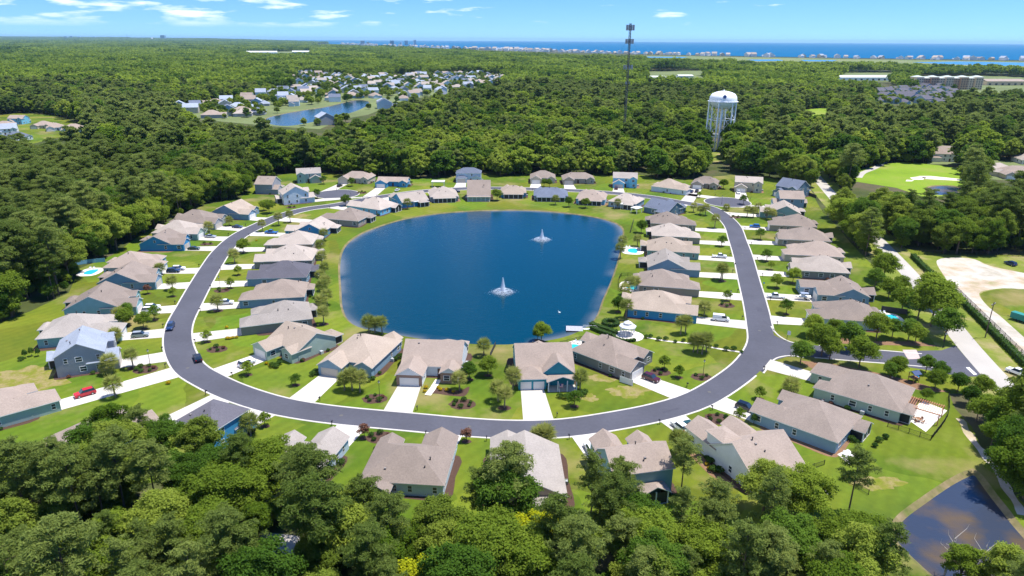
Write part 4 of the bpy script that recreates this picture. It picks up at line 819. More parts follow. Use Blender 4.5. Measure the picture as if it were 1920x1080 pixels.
# ---- woods as a mass: real instanced trees, one object per depth band
def scatter(name, pts, meshes, label):
    pts = np.array(pts, float); me = bpy.data.meshes.new(name); me.vertices.add(len(pts)); co = np.zeros((len(pts), 3), np.float32); co[:, :2] = pts[:, :2]
    if pts.shape[1] > 5: co[:, 2] = pts[:, 5]
    me.vertices.foreach_set('co', co.ravel())
    for nm, ty, c in (('scl', 'FLOAT', 2), ('rot', 'FLOAT', 3)): a = me.attributes.new(nm, ty, 'POINT'); a.data.foreach_set('value', pts[:, c].astype(np.float32))
    a = me.attributes.new('idx', 'INT', 'POINT'); a.data.foreach_set('value', pts[:, 4].astype(np.int32))
    o = link(name, me); tag(o, label, 'forest', kind='stuff')
    c = bpy.data.collections.new(name+'_kinds')
    for i, m in enumerate(meshes): c.objects.link(bpy.data.objects.new('%s_%02d' % (name+'_kind', i), m))
    g = bpy.data.node_groups.new(name, 'GeometryNodeTree'); g.interface.new_socket('Geometry', in_out='INPUT', socket_type='NodeSocketGeometry'); g.interface.new_socket('Geometry', in_out='OUTPUT', socket_type='NodeSocketGeometry')
    N = g.nodes.new; L = g.links.new; gi = N('NodeGroupInput'); go = N('NodeGroupOutput'); ip = N('GeometryNodeInstanceOnPoints'); ci = N('GeometryNodeCollectionInfo'); ci.inputs['Collection'].default_value = c; ci.inputs['Separate Children'].default_value = True; ci.inputs['Reset Children'].default_value = True
    def na(nm, ty): n = N('GeometryNodeInputNamedAttribute'); n.data_type = ty; n.inputs['Name'].default_value = nm; return n.outputs['Attribute']
    cx = N('ShaderNodeCombineXYZ'); L(na('rot', 'FLOAT'), cx.inputs['Z']); L(gi.outputs[0], ip.inputs['Points']); L(ci.outputs[0], ip.inputs['Instance']); ip.inputs['Pick Instance'].default_value = True
    L(na('idx', 'INT'), ip.inputs['Instance Index']); L(cx.outputs[0], ip.inputs['Rotation']); L(na('scl', 'FLOAT'), ip.inputs['Scale']); L(ip.outputs[0], go.inputs[0])
    md = o.modifiers.new('trees', 'NODES'); md.node_group = g; return o
scatter('woodland', rest, [p[2] for p in PROTO['oak']]+[p[2] for p in PROTO['pine']], 'dense green wood close round the ring of houses')
def band(r0, r1, s, idx_fn, scl):
    X, Y = jitter(-r1*.8, r1*.8, r0*.6, r1, s); r = np.hypot(X, Y); k = (Y > 430 if r0 < 500 else Y > r0) & (Y < r1) & in_cone(X, Y, 40); X, Y = X[k], Y[k]; k = wooded(X, Y); X, Y = X[k], Y[k]
    pn = .5+.42*np.sin(X*.006+1.3)*np.cos(Y*.005+.4)+.2*np.sin(X*.031)*np.sin(Y*.027); hn = 1+.14*np.sin(X*.009+2)*np.sin(Y*.008)+.10*np.sin(X*.023+Y*.017)*np.cos(Y*.029-X*.011)
    keep = (np.sin(X*.051+Y*.033)*np.sin(Y*.047-X*.021) < .86) | (nrg.random(X.size) < .4); X, Y, pn, hn = X[keep], Y[keep], pn[keep], hn[keep]
    return [(x, y, scl*h*(rng.uniform(.6, 1.22) if rng.random() < .93 else rng.uniform(1.25, 1.5)), rng.uniform(0, 6.28), idx_fn(p)) for x, y, p, h in zip(X, Y, pn, hn)]
mid = band(430, 1150, 7.2, lambda p: 4+rng.randrange(3) if rng.random() < p else rng.randrange(4), 1.06)
mid += [(x+rng.uniform(-4, 4), y+rng.uniform(-4, 4), rng.uniform(.35, .6), rng.uniform(0, 6.28), rng.randrange(4)) for x, y, *_ in mid if rng.random() < .8]
scatter('middle_woodland', mid, [p[2] for p in PROTO['mid']], 'unbroken wood between the lake houses and the far villages')
far1 = band(1150, 3000, 21, lambda p: rng.randrange(5), 1.0)
far2 = band(3000, 9000, 56, lambda p: 5+rng.randrange(3), 1.0)
far3 = band(9000, 26000, 260, lambda p: 8+rng.randrange(3), 1.)
far3 = [(x, y, 1.1, rz, i, max(0, (y-14000)*.006)) for x, y, s, rz, i in far3]
far = [p+(0,) for p in far1+far2]+far3
scatter('far_woodland', far, GROVES, 'distant woods stretching away to the sea')
SEAM = water_mat('sea_water', (.0, .095, .215), .5, .1, .02); SEAM.node_tree.nodes['Principled BSDF'].inputs['Specular IOR Level'].default_value = .06
fill('sea', [CCW(SEAP)], .8, SEAM)
MARSHM = ramp_ground('marsh_grass', [(.3, (.10, .14, .05)), (.5, (.16, .19, .07)), (.7, (.22, .21, .10))], .006, .1, .05)
fill('marsh', [CCW(MARSH)], .3, MARSHM)
INLET = water_mat('inlet_water', (.02, .16, .30), .2, .1, .05)
for pts in (((1710, 117), (1800, 115.5), (2000, 119), (2000, 126), (1850, 123), (1760, 120)), ((1400, 112), (1460, 111.5), (1470, 114), (1420, 115)), ((1500, 112.5), (1570, 113), (1560, 115.5), (1510, 115)), ((1180, 106), (1290, 107), (1280, 109), (1200, 108))):
    fill('inlet', [CCW(px(*pts))], .6, INLET)
# ------------------------------------------------------------------ auto labels by the nearest house
ORD = ['closest to the road', 'second from the road', 'third from the road', 'fourth from the road', 'fifth from the road', 'sixth from the road', 'seventh from the road', 'eighth from the road', 'ninth from the road', 'tenth from the road', 'eleventh from the road', 'twelfth from the road']
PEND = {}
def near_ref(x, y):
    return min(HOUSES.values(), key=lambda h: math.hypot(h['c'][0]-x, h['c'][1]-y))['ref']
def pend(o, desc, cat, x, y, group): PEND.setdefault((desc, near_ref(x, y)), []).append((loop_d((x, y)), o, cat, group))
def settle():
    for (desc, ref), L in PEND.items():
        L.sort(key=lambda q: q[0])
        for i, (_, o, cat, g) in enumerate(L):
            tag(o, '%s by the %s%s' % (desc, ref, '' if len(L) == 1 else ', '+ORD[min(i, 11)]), cat, g)
def on_drive(x, y, m=.4):
    for a, b, w in DRIVES:
        if float(dist_line([a, b], [x], [y])[0]) < w+m: return True
    return False
def in_house(x, y, m=.5):
    for h in HOUSES.values():
        if math.hypot(h['c'][0]-x, h['c'][1]-y) > 22: continue
        a = -h['root'].rotation_euler.z; dx, dy = x-h['c'][0], y-h['c'][1]; lx, ly = dx*math.cos(a)-dy*math.sin(a), dx*math.sin(a)+dy*math.cos(a)
        if any(q[0]-m < lx < q[1]+m and q[2]-m < ly < q[3]+m for q in h['ws']): return True
    return False
def free(x, y, m=.8):
    """move a planting spot off driveways and the road"""
    for _ in range(3):
        for a, b, w in DRIVES:
            d = Vector((b[0]-a[0], b[1]-a[1])); L = d.length; d /= L; v = Vector((x-a[0], y-a[1])); t = v.dot(d); sd_ = v.dot(Vector((-d.y, d.x)))
            if -1 < t < L+1 and abs(sd_) < w+m:
                k = (w+m-abs(sd_))*(1 if sd_ >= 0 else -1); x -= d.y*k; y += d.x*k
        dl = loop_d((x, y))
        if dl < RW+1.6:
            q = min(LOOP, key=lambda p: math.dist(p, (x, y))); k = (RW+1.7)/max(dl, .2); x, y = q[0]+(x-q[0])*k, q[1]+(y-q[1])*k
    return x, y
# ------------------------------------------------------------------ palms, garden trees, shrubs
def palm_proto(H, seed, nf=26, L=2.35):
    r_ = random.Random(seed); tr = MB(); b = Vector((r_.uniform(-.3, .3), r_.uniform(-.3, .3), H)); tr.tube((0, 0, -.3), b*.5, .20, .17, 7); tr.tube(b*.5, b, .17, .20, 7)
    V, Fc = [], []
    for i in range(nf):
        t = i*2.399; el = 1.2-1.75*(i+.5)/nf; d = Vector((math.cos(t)*math.cos(el), math.sin(t)*math.cos(el), math.sin(el))); side = Vector((-math.sin(t), math.cos(t), 0)); up = side.cross(d)*-1
        p0 = b+d*.15; n = 10
        for k in range(n):      # fan of narrow blades at the end of the stalk
            a = (k/(n-1)-.5)*2.5; e = (d*math.cos(a)+side*math.sin(a)).normalized(); root = b+d*L*.35
            tip = root+e*L*.75*r_.uniform(.85, 1.1)+Vector((0, 0, -.25*L*(1-math.sin(el))*.8)); w = side*math.cos(a)-d*math.sin(a); md = (root+tip)/2+Vector((0, 0, .08)); j = len(V)
            V += [root, md+w*.09, tip, md-w*.09]; Fc.append((j, j+1, j+2, j+3))
        j = len(V); V += [b+side*.03, b+d*L*.4+side*.02, b+d*L*.4-side*.02, b-side*.03]; Fc.append((j, j+1, j+2, j+3))
    m = MB(); m.add(V, Fc); me = m.mesh('fronds', PALML); a = me.attributes.new('rnd', 'FLOAT', 'FACE'); a.data.foreach_set('value', nrg.random(len(Fc)).astype(np.float32))
    return me, tr.mesh('trunk', mat('palm_trunk', (.24, .19, .14), .95, var=.2, scale=3.))
PALMS = [palm_proto(h, 500+i) for i, h in enumerate((2.9, 3.6, 4.3, 2.0))]
BUSHP = palm_proto(.7, 600, 40, 1.5)
def small_tree(m, H, rad, seed, nb=16, per=230, size=.15): C, N, S, tr = oak_parts(H, rad, nb, per, size, seed, low=.32, br=(.34, .5)); return leaf_mesh('crown', C, N, S, m), tr.mesh('trunk', BARK)
GT = {'green': [small_tree(OAKL, 3.4, 1.25, 700), small_tree(DARKL, 4.6, 1.7, 701), small_tree(OAKL, 6.2, 2.6, 702, 24, 160, .2)], 'red': [small_tree(REDL, 3.0, 1.1, 710)], 'dark': [small_tree(DARKL, 7.5, 2.9, 720, 28, 150, .2), small_tree(OAKL, 8.5, 3.4, 721, 30, 140, .22)]}
def shrub_mesh(m, r, hz, seed, n=420, s=.11):
    b = [(0, 0, hz*.5, r)]+[(r*.45*math.cos(a), r*.45*math.sin(a), hz*.5, r*.62) for a in (seed, seed+2.1, seed+4.2)]
    C, N, S = [], [], []
    for (x, y, z, q) in b:
        d = sphere_pts(n//4); d[:, 2] = np.abs(d[:, 2]*1.0)-.25; C.append(np.array([x, y, z])+d*q*(.85+.22*nrg.random((n//4, 1)))*np.array([1, 1, hz*.55/r])); N.append(d+nrg.normal(size=(n//4, 3))*.4); S.append(s*(.7+.7*nrg.random(n//4)))
    return leaf_mesh('foliage', np.concatenate(C), np.concatenate(N), np.concatenate(S), m)
SHR = {'green': [shrub_mesh(HEDGE, .55, 1.0, 1.), shrub_mesh(HEDGE, .75, 1.25, 2.)], 'gold': [shrub_mesh(GOLD, .55, .9, 3.)], 'red': [shrub_mesh(REDL, .55, .95, 4.)], 'cone': [shrub_mesh(HEDGE, .55, 2.4, 5., 600)]}
STEM = MB().tube((0, 0, -.15), (0, 0, .5), .07, .05, 6).mesh('stem', BARK)
BED = {}
def bed(x, y, r, m=None, sq=.75, rz=0.):
    n = 18; mb = MB(); mb.add([(r*math.cos(6.2832*i/n)*(1+.08*math.sin(3*i)), r*sq*math.sin(6.2832*i/n)*(1+.08*math.cos(2*i)), 0) for i in range(n)], [tuple(range(n))])
    o = mb.build('mulch_bed', m or MULCH, loc=(x, y, .022+.004*(len(BED) % 3)), rz=rz); BED[o.name] = 1; return tag(o, kind='structure')
def palm(u, v, i=None, mulch=False, s=1.):
    x, y = free(*P(u, v)); i = rng.randrange(3) if i is None else i
    if in_house(x, y, .6): return
    t = empty('palm_tree', (x, y, 0), rng.uniform(0, 6.28)); q = s*rng.uniform(.92, 1.1); t.scale = (q, q, q); link('fronds', PALMS[i][0], t); link('trunk', PALMS[i][1], t)
    pend(t, ('tall palm', 'palm', 'palm', 'short palm')[0 if i == 2 else i], 'palm', x, y, 'palms in the gardens')
    if mulch: bed(x, y, 1.6)
def gtree(u, v, kind='green', i=0, s=1., mulch=True):
    if u > 1655 and 690 < v < 775: s *= .6
    x, y = free(*P(u, v), 1.2)
    if in_house(x, y, 1.): return
    t = empty('garden_tree', (x, y, 0), rng.uniform(0, 6.28)); q = s*rng.uniform(.92, 1.1); t.scale = (q, q, q); L = GT[kind]; me = L[i % len(L)]; link('crown', me[0], t); link('trunk', me[1], t)
    pend(t, {'green': ('small green tree', 'rounded green tree', 'spreading green tree')[i % 3], 'red': 'small russet tree', 'dark': ('dark evergreen tree', 'large leafy tree')[i % 2]}[kind], 'tree', x, y, 'garden trees')
    if mulch: bed(x, y, 1.1)
def shrub_at(x, y, kind='green', s=1., desc=None, label=None, group=None, name='shrub'):
    L = SHR[kind]; t = empty(name, (x, y, 0), rng.uniform(0, 6.28)); q = s*rng.uniform(.85, 1.15); t.scale = (q, q, q); link('foliage', L[rng.randrange(len(L))], t); link('stem', STEM, t)
    if label: tag(t, label, 'shrub', group)
    else: pend(t, desc or {'green': 'round green shrub', 'gold': 'golden shrub', 'red': 'russet shrub', 'cone': 'upright conical shrub'}[kind], 'shrub', x, y, 'garden shrubs')
def shrub(u, v, kind='green', s=1.):
    x, y = free(*P(u, v))
    if not in_house(x, y, .3): shrub_at(x, y, kind, s)
def ring(u, v, n, r=1.6, kind='green', m=None, s=.9):
    x, y = free(*P(u, v), r+1.4); x, y = free(x, y, r+1.2); bed(x, y, r+1.1, m, .8)
    for k in range(n): a = 6.283*k/n+.4; shrub_at(x+r*math.cos(a), y+r*.75*math.sin(a), kind if rng.random() < .8 else 'red', s)
for a in ((426, 425), (385, 447), (316, 492), (306, 511), (331, 537), (226, 606), (220, 643), (252, 682, 2, True), (209, 700), (200, 702, 3), (215, 742), (437, 498), (414, 575, 1, True), (646, 732), (661, 732, 2), (675, 735, 1), (466, 812), (478, 806, 2), (607, 608, 2, True), (692, 626), (703, 624), (717, 627, 2), (961, 732, 2), (946, 765, 2, True), (934, 752, 1),
          (1087, 732, 2), (862, 732, 1), (907, 667, 1), (1017, 845, 2, True), (1010, 842, 1), (1022, 843, 1), (1276, 627, 2), (1285, 625, 2), (1308, 662, 2), (1316, 664, 1), (1324, 660, 2), (1300, 660, 1), (1174, 597), (1171, 560), (1320, 600), (1354, 527, 2, True), (1350, 521, 2), (1340, 428, 2), (1400, 405), (1412, 408), (1300, 398), (1312, 402), (1322, 404), (1268, 853, 2), (1276, 850, 1), (523, 423, 2), (545, 417, 2), (488, 437, 2),
          (592, 440, 2), (600, 446, 2), (606, 438, 1), (598, 455, 2), (608, 452, 1), (602, 478, 2), (610, 484, 1), (604, 500, 2), (597, 512, 1), (609, 520, 2), (602, 534, 2), (612, 545, 1), (606, 558, 2), (614, 572, 1), (604, 584, 1), (1166, 470, 2), (1163, 484, 2), (1178, 553, 2), (1190, 545, 1), (1195, 462, 1), (764, 392, 1), (1158, 391, 1), (1213, 398, 1), (1041, 384, 1), (470, 818, 1), (643, 417, 2), (1447, 413, 1), (1437, 410, 2), (1480, 736, 3, True), (1420, 400, 1), (1360, 395, 3)): palm(*a)
for a in ((277, 551, 'red'), (325, 556), (290, 600, 'green', 1), (270, 617, 'green', 2, .8), (238, 612, 'green', 2, .8), (240, 598, 'dark', 0, .6), (459, 472, 'green', 2, .8), (447, 516), (436, 537), (390, 636), (466, 703), (555, 722, 'green', 1, .7), (488, 797, 'green', 0), (655, 818, 'red'), (915, 704, 'green', 2, .85), (1077, 762, 'green', 1, .85), (880, 712, 'dark', 0, .62), (837, 826, 'red'), (848, 850), (1015, 640, 'dark', 1, .6), (1008, 638, 'dark', 0, .5), (740, 650, 'dark', 0, .4),
          (1361, 558), (1350, 456, 'green', 1), (1427, 452, 'green', 1), (1434, 484, 'green', 1), (1449, 513), (1456, 540, 'green', 2, .8), (1486, 531, 'green', 2, .8), (1474, 589, 'green', 1), (1517, 580, 'green', 2, .8), (1159, 585, 'dark', 0, .6), (1245, 692, 'green', 0), (1273, 708, 'green', 0), (1424, 748, 'green', 0), (1385, 790), (1202, 437, 'dark', 0, .75), (1066, 388, 'dark', 0, .6), (1097, 390, 'green', 2, .8), (932, 376, 'green', 2, .9), (855, 376, 'green', 2, .9), (660, 349, 'green', 1), (607, 345, 'green', 1), (595, 372, 'green', 1), (632, 388, 'green', 2, .8), (505, 400, 'green', 2, .9), (495, 395, 'green', 2, .8), (1020, 350, 'dark', 0, .6), (1030, 351, 'dark', 0, .55), (865, 328, 'dark', 0, .6), (1356, 354, 'green', 2, .9), (1425, 358, 'green', 2, .9), (1283, 366, 'green', 2, .7), (1310, 368), (1395, 385, 'green', 1),
          (1522, 630, 'dark', 1, .8), (1540, 667, 'dark', 1, .95), (1555, 675, 'green', 2), (1590, 655, 'dark', 0, 1.05), (1610, 690, 'dark', 1, 1.0), (1500, 684, 'dark', 0, .85), (1642, 638, 'dark', 1, .85), (1672, 634, 'dark', 0, .75), (1702, 640, 'dark', 0, .85), (1715, 645, 'green', 2), (1566, 632, 'green', 2, .8), (1680, 706, 'dark', 1, 1.1), (1668, 712, 'dark', 0, .95), (1735, 700, 'dark', 0, 1.1), (1760, 712, 'dark', 0, 1.0), (1752, 730, 'dark', 1, .95), (1795, 735, 'dark', 0, 1.), (1838, 745, 'dark', 1, 1.15), (1815, 760, 'dark', 0, 1.0), (1845, 770, 'dark', 0, .8), (1655, 528, 'dark', 1, 1.25), (1640, 540, 'dark', 0, .9), (1745, 612, 'dark', 1, 1.7), (1720, 600, 'dark', 0, 1.35), (1770, 640, 'dark', 0, 1.2), (1690, 585, 'green', 2, 1.2), (1665, 560, 'green', 2, 1.1), (1686, 550, 'green', 2, 1.0), (1740, 575, 'dark', 1, 1.2), (1850, 800, 'green', 2, 1.1), (1862, 815, 'dark', 0, .8), (1880, 850, 'dark', 1, .9), (1895, 800, 'dark', 1, 1.2), (1865, 880, 'dark', 0, .7), (1905, 885, 'dark', 0, 1.), (1915, 830, 'dark', 1, 1.3), (1830, 790, 'green', 2, .9), (1858, 835, 'green', 2, .9), (1735, 752, 'green', 2, .8)): gtree(*a, mulch=a[0] < 1490)
for a in ((407, 655, 4), (285, 688, 6), (710, 748, 5), (867, 758, 6), (712, 820, 5), (1362, 573, 3), (1315, 707, 3), (1352, 781, 6), (416, 545, 3), (382, 462, 3), (1238, 698, 3), (546, 389, 3), (1362, 402, 4), (695, 362, 5)):
    ring(a[0], a[1], a[2], 1.1+.17*a[2])
for u, v in ((425, 622), (427, 627), (430, 632), (432, 636), (437, 634), (444, 633), (500, 683), (506, 686), (795, 735), (822, 728), (826, 732), (838, 733), (850, 736), (798, 728), (1330, 880), (1325, 872), (230, 622), (316, 720), (481, 452)): shrub(u, v, 'gold', .9)
for u, v in ((512, 688), (519, 690), (524, 684), (590, 705), (588, 701), (598, 700), (637, 722), (648, 718), (692, 716), (700, 712), (742, 676), (750, 672), (1092, 742), (1097, 738), (1062, 748), (1072, 744), (1050, 746), (958, 742), (1325, 862), (1331, 868), (1337, 884), (1348, 886), (1320, 852), (830, 876), (832, 868), (835, 860), (1455, 850), (1465, 845), (1556, 845), (1535, 835), (1640, 838), (1648, 828), (1660, 822), (60, 668), (48, 672), (40, 676), (72, 668), (1413, 795, ), (1285, 600), (1140, 690), (1150, 694)):
    shrub(u, v, 'cone' if (u, v) in ((60, 668), (48, 672), (72, 668), (1413, 795)) else 'green', 1.25)
# rows of shrubs along the garden path by the gazebo
row = smooth([P(1212, 634), P(1250, 641), P(1300, 646), P(1345, 655), P(1390, 662)], False, 1.9)
for i, (x, y) in enumerate(row): shrub_at(x, y+(i % 2)*1.3, 'green', 1.1, label='clipped shrub in the row along the path from gazebo to road', group='shrubs along the gazebo path')
# shrubs along the house walls
for key, h in HOUSES.items():
    c, s = math.cos(h['root'].rotation_euler.z), math.sin(h['root'].rotation_euler.z); cx, cy = h['c']; rr = random.Random(key+'s')
    spots = []
    for q in h['ws']:
        if 'g' in q[6]: continue
        spots += [((q[0]+q[1])/2+rr.uniform(-1.5, 1.5), q[2]-.9), (q[0]-.9, q[2]+(q[3]-q[2])*rr.random()), (q[1]+.9, q[2]+(q[3]-q[2])*rr.random()), (q[1]+.9, q[2]+(q[3]-q[2])*rr.random()), (q[0]-.9, q[2]+(q[3]-q[2])*rr.random())]
    n = 0; rr.shuffle(spots)
    for x, y in spots:
        if any(q[0]-.7 < x < q[1]+.7 and q[2]-.7 < y < q[3]+.7 for q in h['ws']): continue
        wx, wy = cx+c*x-s*y, cy+s*x+c*y
        if on_drive(wx, wy) or n >= 4: continue
        shrub_at(wx, wy, 'green' if rr.random() < .8 else 'red', rr.uniform(.7, 1.2), label='low shrub planted against the walls of the %s' % h['ref'], group='wall shrubs of the '+h['ref'], name='wall_shrub'); n += 1
# ------------------------------------------------------------------ hedges
def hedge(pts, w, hgt, label, n_per=26, s=.16, name='hedge'):
    C, N = [], []
    for a, b in zip(pts, pts[1:]):
        a = np.array(a); b = np.array(b); L = np.linalg.norm(b-a); d = (b-a)/L; pn = np.array([-d[1], d[0]]); n = int(L*n_per*(w+hgt))
        t = nrg.random(n)*L; f = nrg.random(n); side = np.where(f < .4, 0, np.where(f < .7, -1, 1)); o_ = np.where(side == 0, (nrg.random(n)-.5)*w, side*w/2); z = np.where(side == 0, hgt, nrg.random(n)*hgt)+nrg.normal(size=n)*.07
        xy = a+d*t[:, None]+pn*(o_+nrg.normal(size=n)*.07)[:, None]; C.append(np.column_stack([xy, z])); N.append(np.column_stack([pn[None, :]*side[:, None], (side == 0)*1.])+nrg.normal(size=(n, 3))*.45)
    C = np.concatenate(C); t = empty(name, (*pts[0], 0)); C[:, :2] -= np.array(pts[0]); link('foliage', leaf_mesh('foliage', C, np.concatenate(N), s*(.7+.7*nrg.random(len(C))), HEDGE), t); tag(t, label, 'hedge')
    cor = MB()
    for a, b in zip(pts, pts[1:]):
        d = Vector((b[0]-a[0], b[1]-a[1], 0)); L = d.length; d /= L; p = Vector((-d.y, d.x, 0))*w*.38; A = Vector((a[0]-pts[0][0], a[1]-pts[0][1], 0)); B = A+d*L
        cor.add([A-p, B-p, B+p, A+p]+[v+Vector((0, 0, hgt*.9)) for v in (A-p, B-p, B+p, A+p)], [(0, 1, 5, 4), (1, 2, 6, 5), (2, 3, 7, 6), (3, 0, 4, 7), (4, 5, 6, 7)])
    cor.build('branches', mat('hedge_inside', (.03, .06, .015), 1.), t); return t
hedge(px((1710, 482), (1735, 507), (1760, 530)), 1.8, 1.7, 'long clipped hedge at the head of the sandy lot', 10, .26)
hedge(px((1776, 541), (1815, 580), (1860, 625), (1930, 696), (1990, 756)), 1.8, 1.7, 'long clipped hedge between the through road and the sandy track', 10, .26)
hedge(px((1107, 610), (1130, 618), (1156, 627)), 1.7, 1.2, 'clipped hedge nearest the lake beside the dock', 22)
hedge(px((1108, 617), (1128, 625), (1146, 631)), 1.5, 1.1, 'clipped hedge behind the taupe house, parallel to the dock hedge', 22)
cx_, cy_ = P(1145, 608); hedge([(cx_+2.2*math.cos(a*.6283), cy_+2.2*math.sin(a*.6283)) for a in range(11)], 1.2, 1.1, 'ring-shaped clipped hedge above the gazebo', 24)
cx_, cy_ = P(1173, 632); hedge([(cx_+3.6*math.cos(R(a)), cy_+3.6*math.sin(R(a))) for a in range(170, 311, 20)], 1.0, .9, 'curved low hedge in front of the gazebo', 24)
# ------------------------------------------------------------------ paths and terraces
PAVE = mat('light_paving', (.66, .60, .54), .85, var=.08, scale=.8)
patch('gazebo_terrace', [(P(1178, 630)[0]+4.6*math.cos(a*.349), P(1178, 630)[1]+4.2*math.sin(a*.349)) for a in range(18)], .03, PAVE)
ribbon('garden_path', offset(row, .2), offset(row, 1.0), .024, .024, PAVE)
ribbon('front_walk', offset(px((802, 741), (812, 728), (822, 712)), .8), offset(px((802, 741), (812, 728), (822, 712)), -.8), .05, .05, PAVE)
patch('planting_bed', px((797, 742), (805, 735), (822, 727), (860, 732), (880, 725), (872, 742), (845, 742), (815, 738)), .018, MULCH, .6)
patch('planting_bed', px((1290, 850), (1312, 850), (1345, 885), (1385, 915), (1372, 916), (1330, 890), (1308, 868)), .018, STRAW)
patch('planting_bed', px((1520, 622), (1560, 632), (1640, 640), (1720, 640), (1765, 650), (1700, 648), (1600, 646), (1540, 640)), .018, STRAW)
patch('planting_bed', px((1500, 676), (1560, 682), (1640, 698), (1700, 712), (1780, 735), (1740, 735), (1660, 718), (1590, 698), (1520, 690)), .018, STRAW)
def ragged(u, v, a, b, seed):
    r_ = random.Random(seed); x, y = P(u, v); n = 46; ph = [r_.uniform(0, 6.28) for _ in range(5)]
    return [(x+a*math.cos(6.2832*i/n)*k, y+b*math.sin(6.2832*i/n)*k) for i in range(n) for k in [1+.16*math.sin(2*6.2832*i/n+ph[0])+.13*math.sin(3*6.2832*i/n+ph[1])+.09*math.sin(7*6.2832*i/n+ph[2])+.07*math.sin(13*6.2832*i/n+ph[3])]]
DRYG = ramp_ground('dry_grass', [(.3, (.13, .165, .012)), (.45, (.17, .17, .03)), (.58, (.25, .20, .09)), (.75, (.15, .17, .02))], .35, .2, 1.5)
for a_ in ((1135, 708, 4., 2.6, 1), (1180, 733, 5.5, 3.2, 2), (35, 712, 11., 8., 3), (1640, 905, 5., 2.6, 4), (1100, 745, 3., 1.8, 5), (560, 405, 6., 4., 6)): patch('dry_lawn', ragged(*a_), .009, DRYG)
# ------------------------------------------------------------------ pools
POOLW = water_mat('pool_water', (.03, .42, .50), .05, .08, 1.5)
def pool(u, v, a, b, rz, label, da=None, ang=0):
    x, y = P(u, v); t = empty('swimming_pool', (x, y, .03), R(rz)); n = 28; da = da or (a+2.6, b+2.2)
    sh = lambda A, B, k: [(A*math.copysign(abs(math.cos(6.2832*i/n))**.7, math.cos(6.2832*i/n)), B*math.copysign(abs(math.sin(6.2832*i/n))**.7, math.sin(6.2832*i/n))*(1+k*math.cos(6.2832*i/n)), 0) for i in range(n)]
    d = MB(); d.add([(p[0], p[1], .02) for p in sh(da[0], da[1], 0)]+[(p[0], p[1], .02) for p in sh(a, b, .25)]+[(p[0], p[1], -.0) for p in sh(da[0], da[1], 0)], [(i, (i+1) % n, n+(i+1) % n, n+i) for i in range(n)]+[(2*n+i, 2*n+(i+1) % n, (i+1) % n, i) for i in range(n)]); d.build('deck', PAVE, t)
    w = MB(); w.add([(p[0], p[1], -.004) for p in sh(a*1.01, b*1.01, .25)], [tuple(range(n))]); w.build('water', POOLW, t)
    for k in range(2):
        l = MB(); xx = -da[0]*.6+k*1.3; l.box(xx, xx+.6, b+.5, b+1.9, .25, .33).box(xx, xx+.6, b+1.5, b+1.56, .33, .8); [l.box(xx+q, xx+q+.06, yy, yy+.06, .02, .25) for q in (0, .54) for yy in (b+.6, b+1.8)]; lo = l.build('sun_lounger', WHITE, loc=(x, y, .03), rz=R(rz)); tag(lo, 'white lounger beside the '+label, 'lounger', 'pool loungers')
    tag(t, label, 'pool'); return t
pool(1186, 470, 2.0, 3.4, -8, 'green-tinted pool on the lakeside terrace of the eastern row', (4.6, 5.6))
pool(1184, 537, 2.0, 3.2, -10, 'turquoise pool in the white fenced lakeside terrace', (4.2, 5.6))
pool(1672, 599, 2.4, 4.2, -10, 'curved bright pool behind a pale house, seen past the trees', (3.6, 5.6))
pool(1075, 650, 1.4, 1.8, -40, 'small square plunge pool by the near lake shore', (3., 4.6))
pool(170, 510, 2., 3., 5, 'backyard pool with toys by the western woods', (4., 5.))
# ------------------------------------------------------------------ fences
RAILM = {'black': BLACKM, 'white': WHITE, 'blue': mat('fence_blue', (.20, .42, .55), .6), 'dark': mat('fence_dark', (.06, .055, .055), .8), 'wood': WOOD}
def fence(pts, hgt, kind, label, solid=False, step=2.4):
    ln = smooth(pts, False, step) if len(pts) > 2 else [tuple(np.array(pts[0])+(np.array(pts[1])-np.array(pts[0]))*i/max(1, round(math.dist(*pts)/step))) for i in range(max(1, round(math.dist(*pts)/step))+1)]
    o = ln[0]; t = empty('fence', (*o, 0)); m = RAILM[kind]
    for i, p in enumerate(ln): MB().box(-.05, .05, -.05, .05, -.2, hgt+.06).build('post', m, t, loc=(p[0]-o[0], p[1]-o[1], 0))
    for a, b in zip(ln, ln[1:]):
        L = math.dist(a, b); mb = MB()
        if solid: mb.box(.06, L-.06, -.02, .02, .05, hgt)
        else:
            mb.box(.05, L-.05, -.02, .02, hgt-.12, hgt-.06).box(.05, L-.05, -.02, .02, .12, .18); n = int(L/.16)
            for k in range(1, n): mb.box(k*L/n-.012, k*L/n+.012, -.012, .012, .18, hgt-.12)
        mb.build('panel', m, t, loc=(a[0]-o[0], a[1]-o[1], 0), rz=math.atan2(b[1]-a[1], b[0]-a[0]))
    return tag(t, label, 'fence')
fence(px((140, 498), (165, 494), (197, 491)), 1.6, 'blue', 'solid blue-grey backyard fence by the western woods', True)
fence(px((1652, 583), (1700, 590)), 1.8, 'dark', 'dark solid fence between two eastern backyards', True)
fence(px((1664, 800), (1745, 826)), 1.3, 'black', 'black metal fence along the front of the pergola patio')
fence(px((1745, 826), (1776, 782), (1778, 745)), 1.3, 'black', 'black metal fence up the far side of the pergola patio')
fence(px((1505, 885), (1545, 872)), 1.2, 'black', 'short black metal fence behind the big white house')
fence(px((1590, 905), (1628, 928)), 1.2, 'black', 'black metal fence ending on the lawn near the pond')
fence(px((1160, 545), (1165, 518), (1205, 521)), 1.3, 'black', 'black metal fence round the white pool terrace')
fence(px((1050, 648), (1080, 640), (1110, 634)), 1.3, 'black', 'black metal fence on the shore by the plunge pool')
fence(px((919, 670), (929, 649)), 1.4, 'dark', 'dark fence running down to the near shore', True)
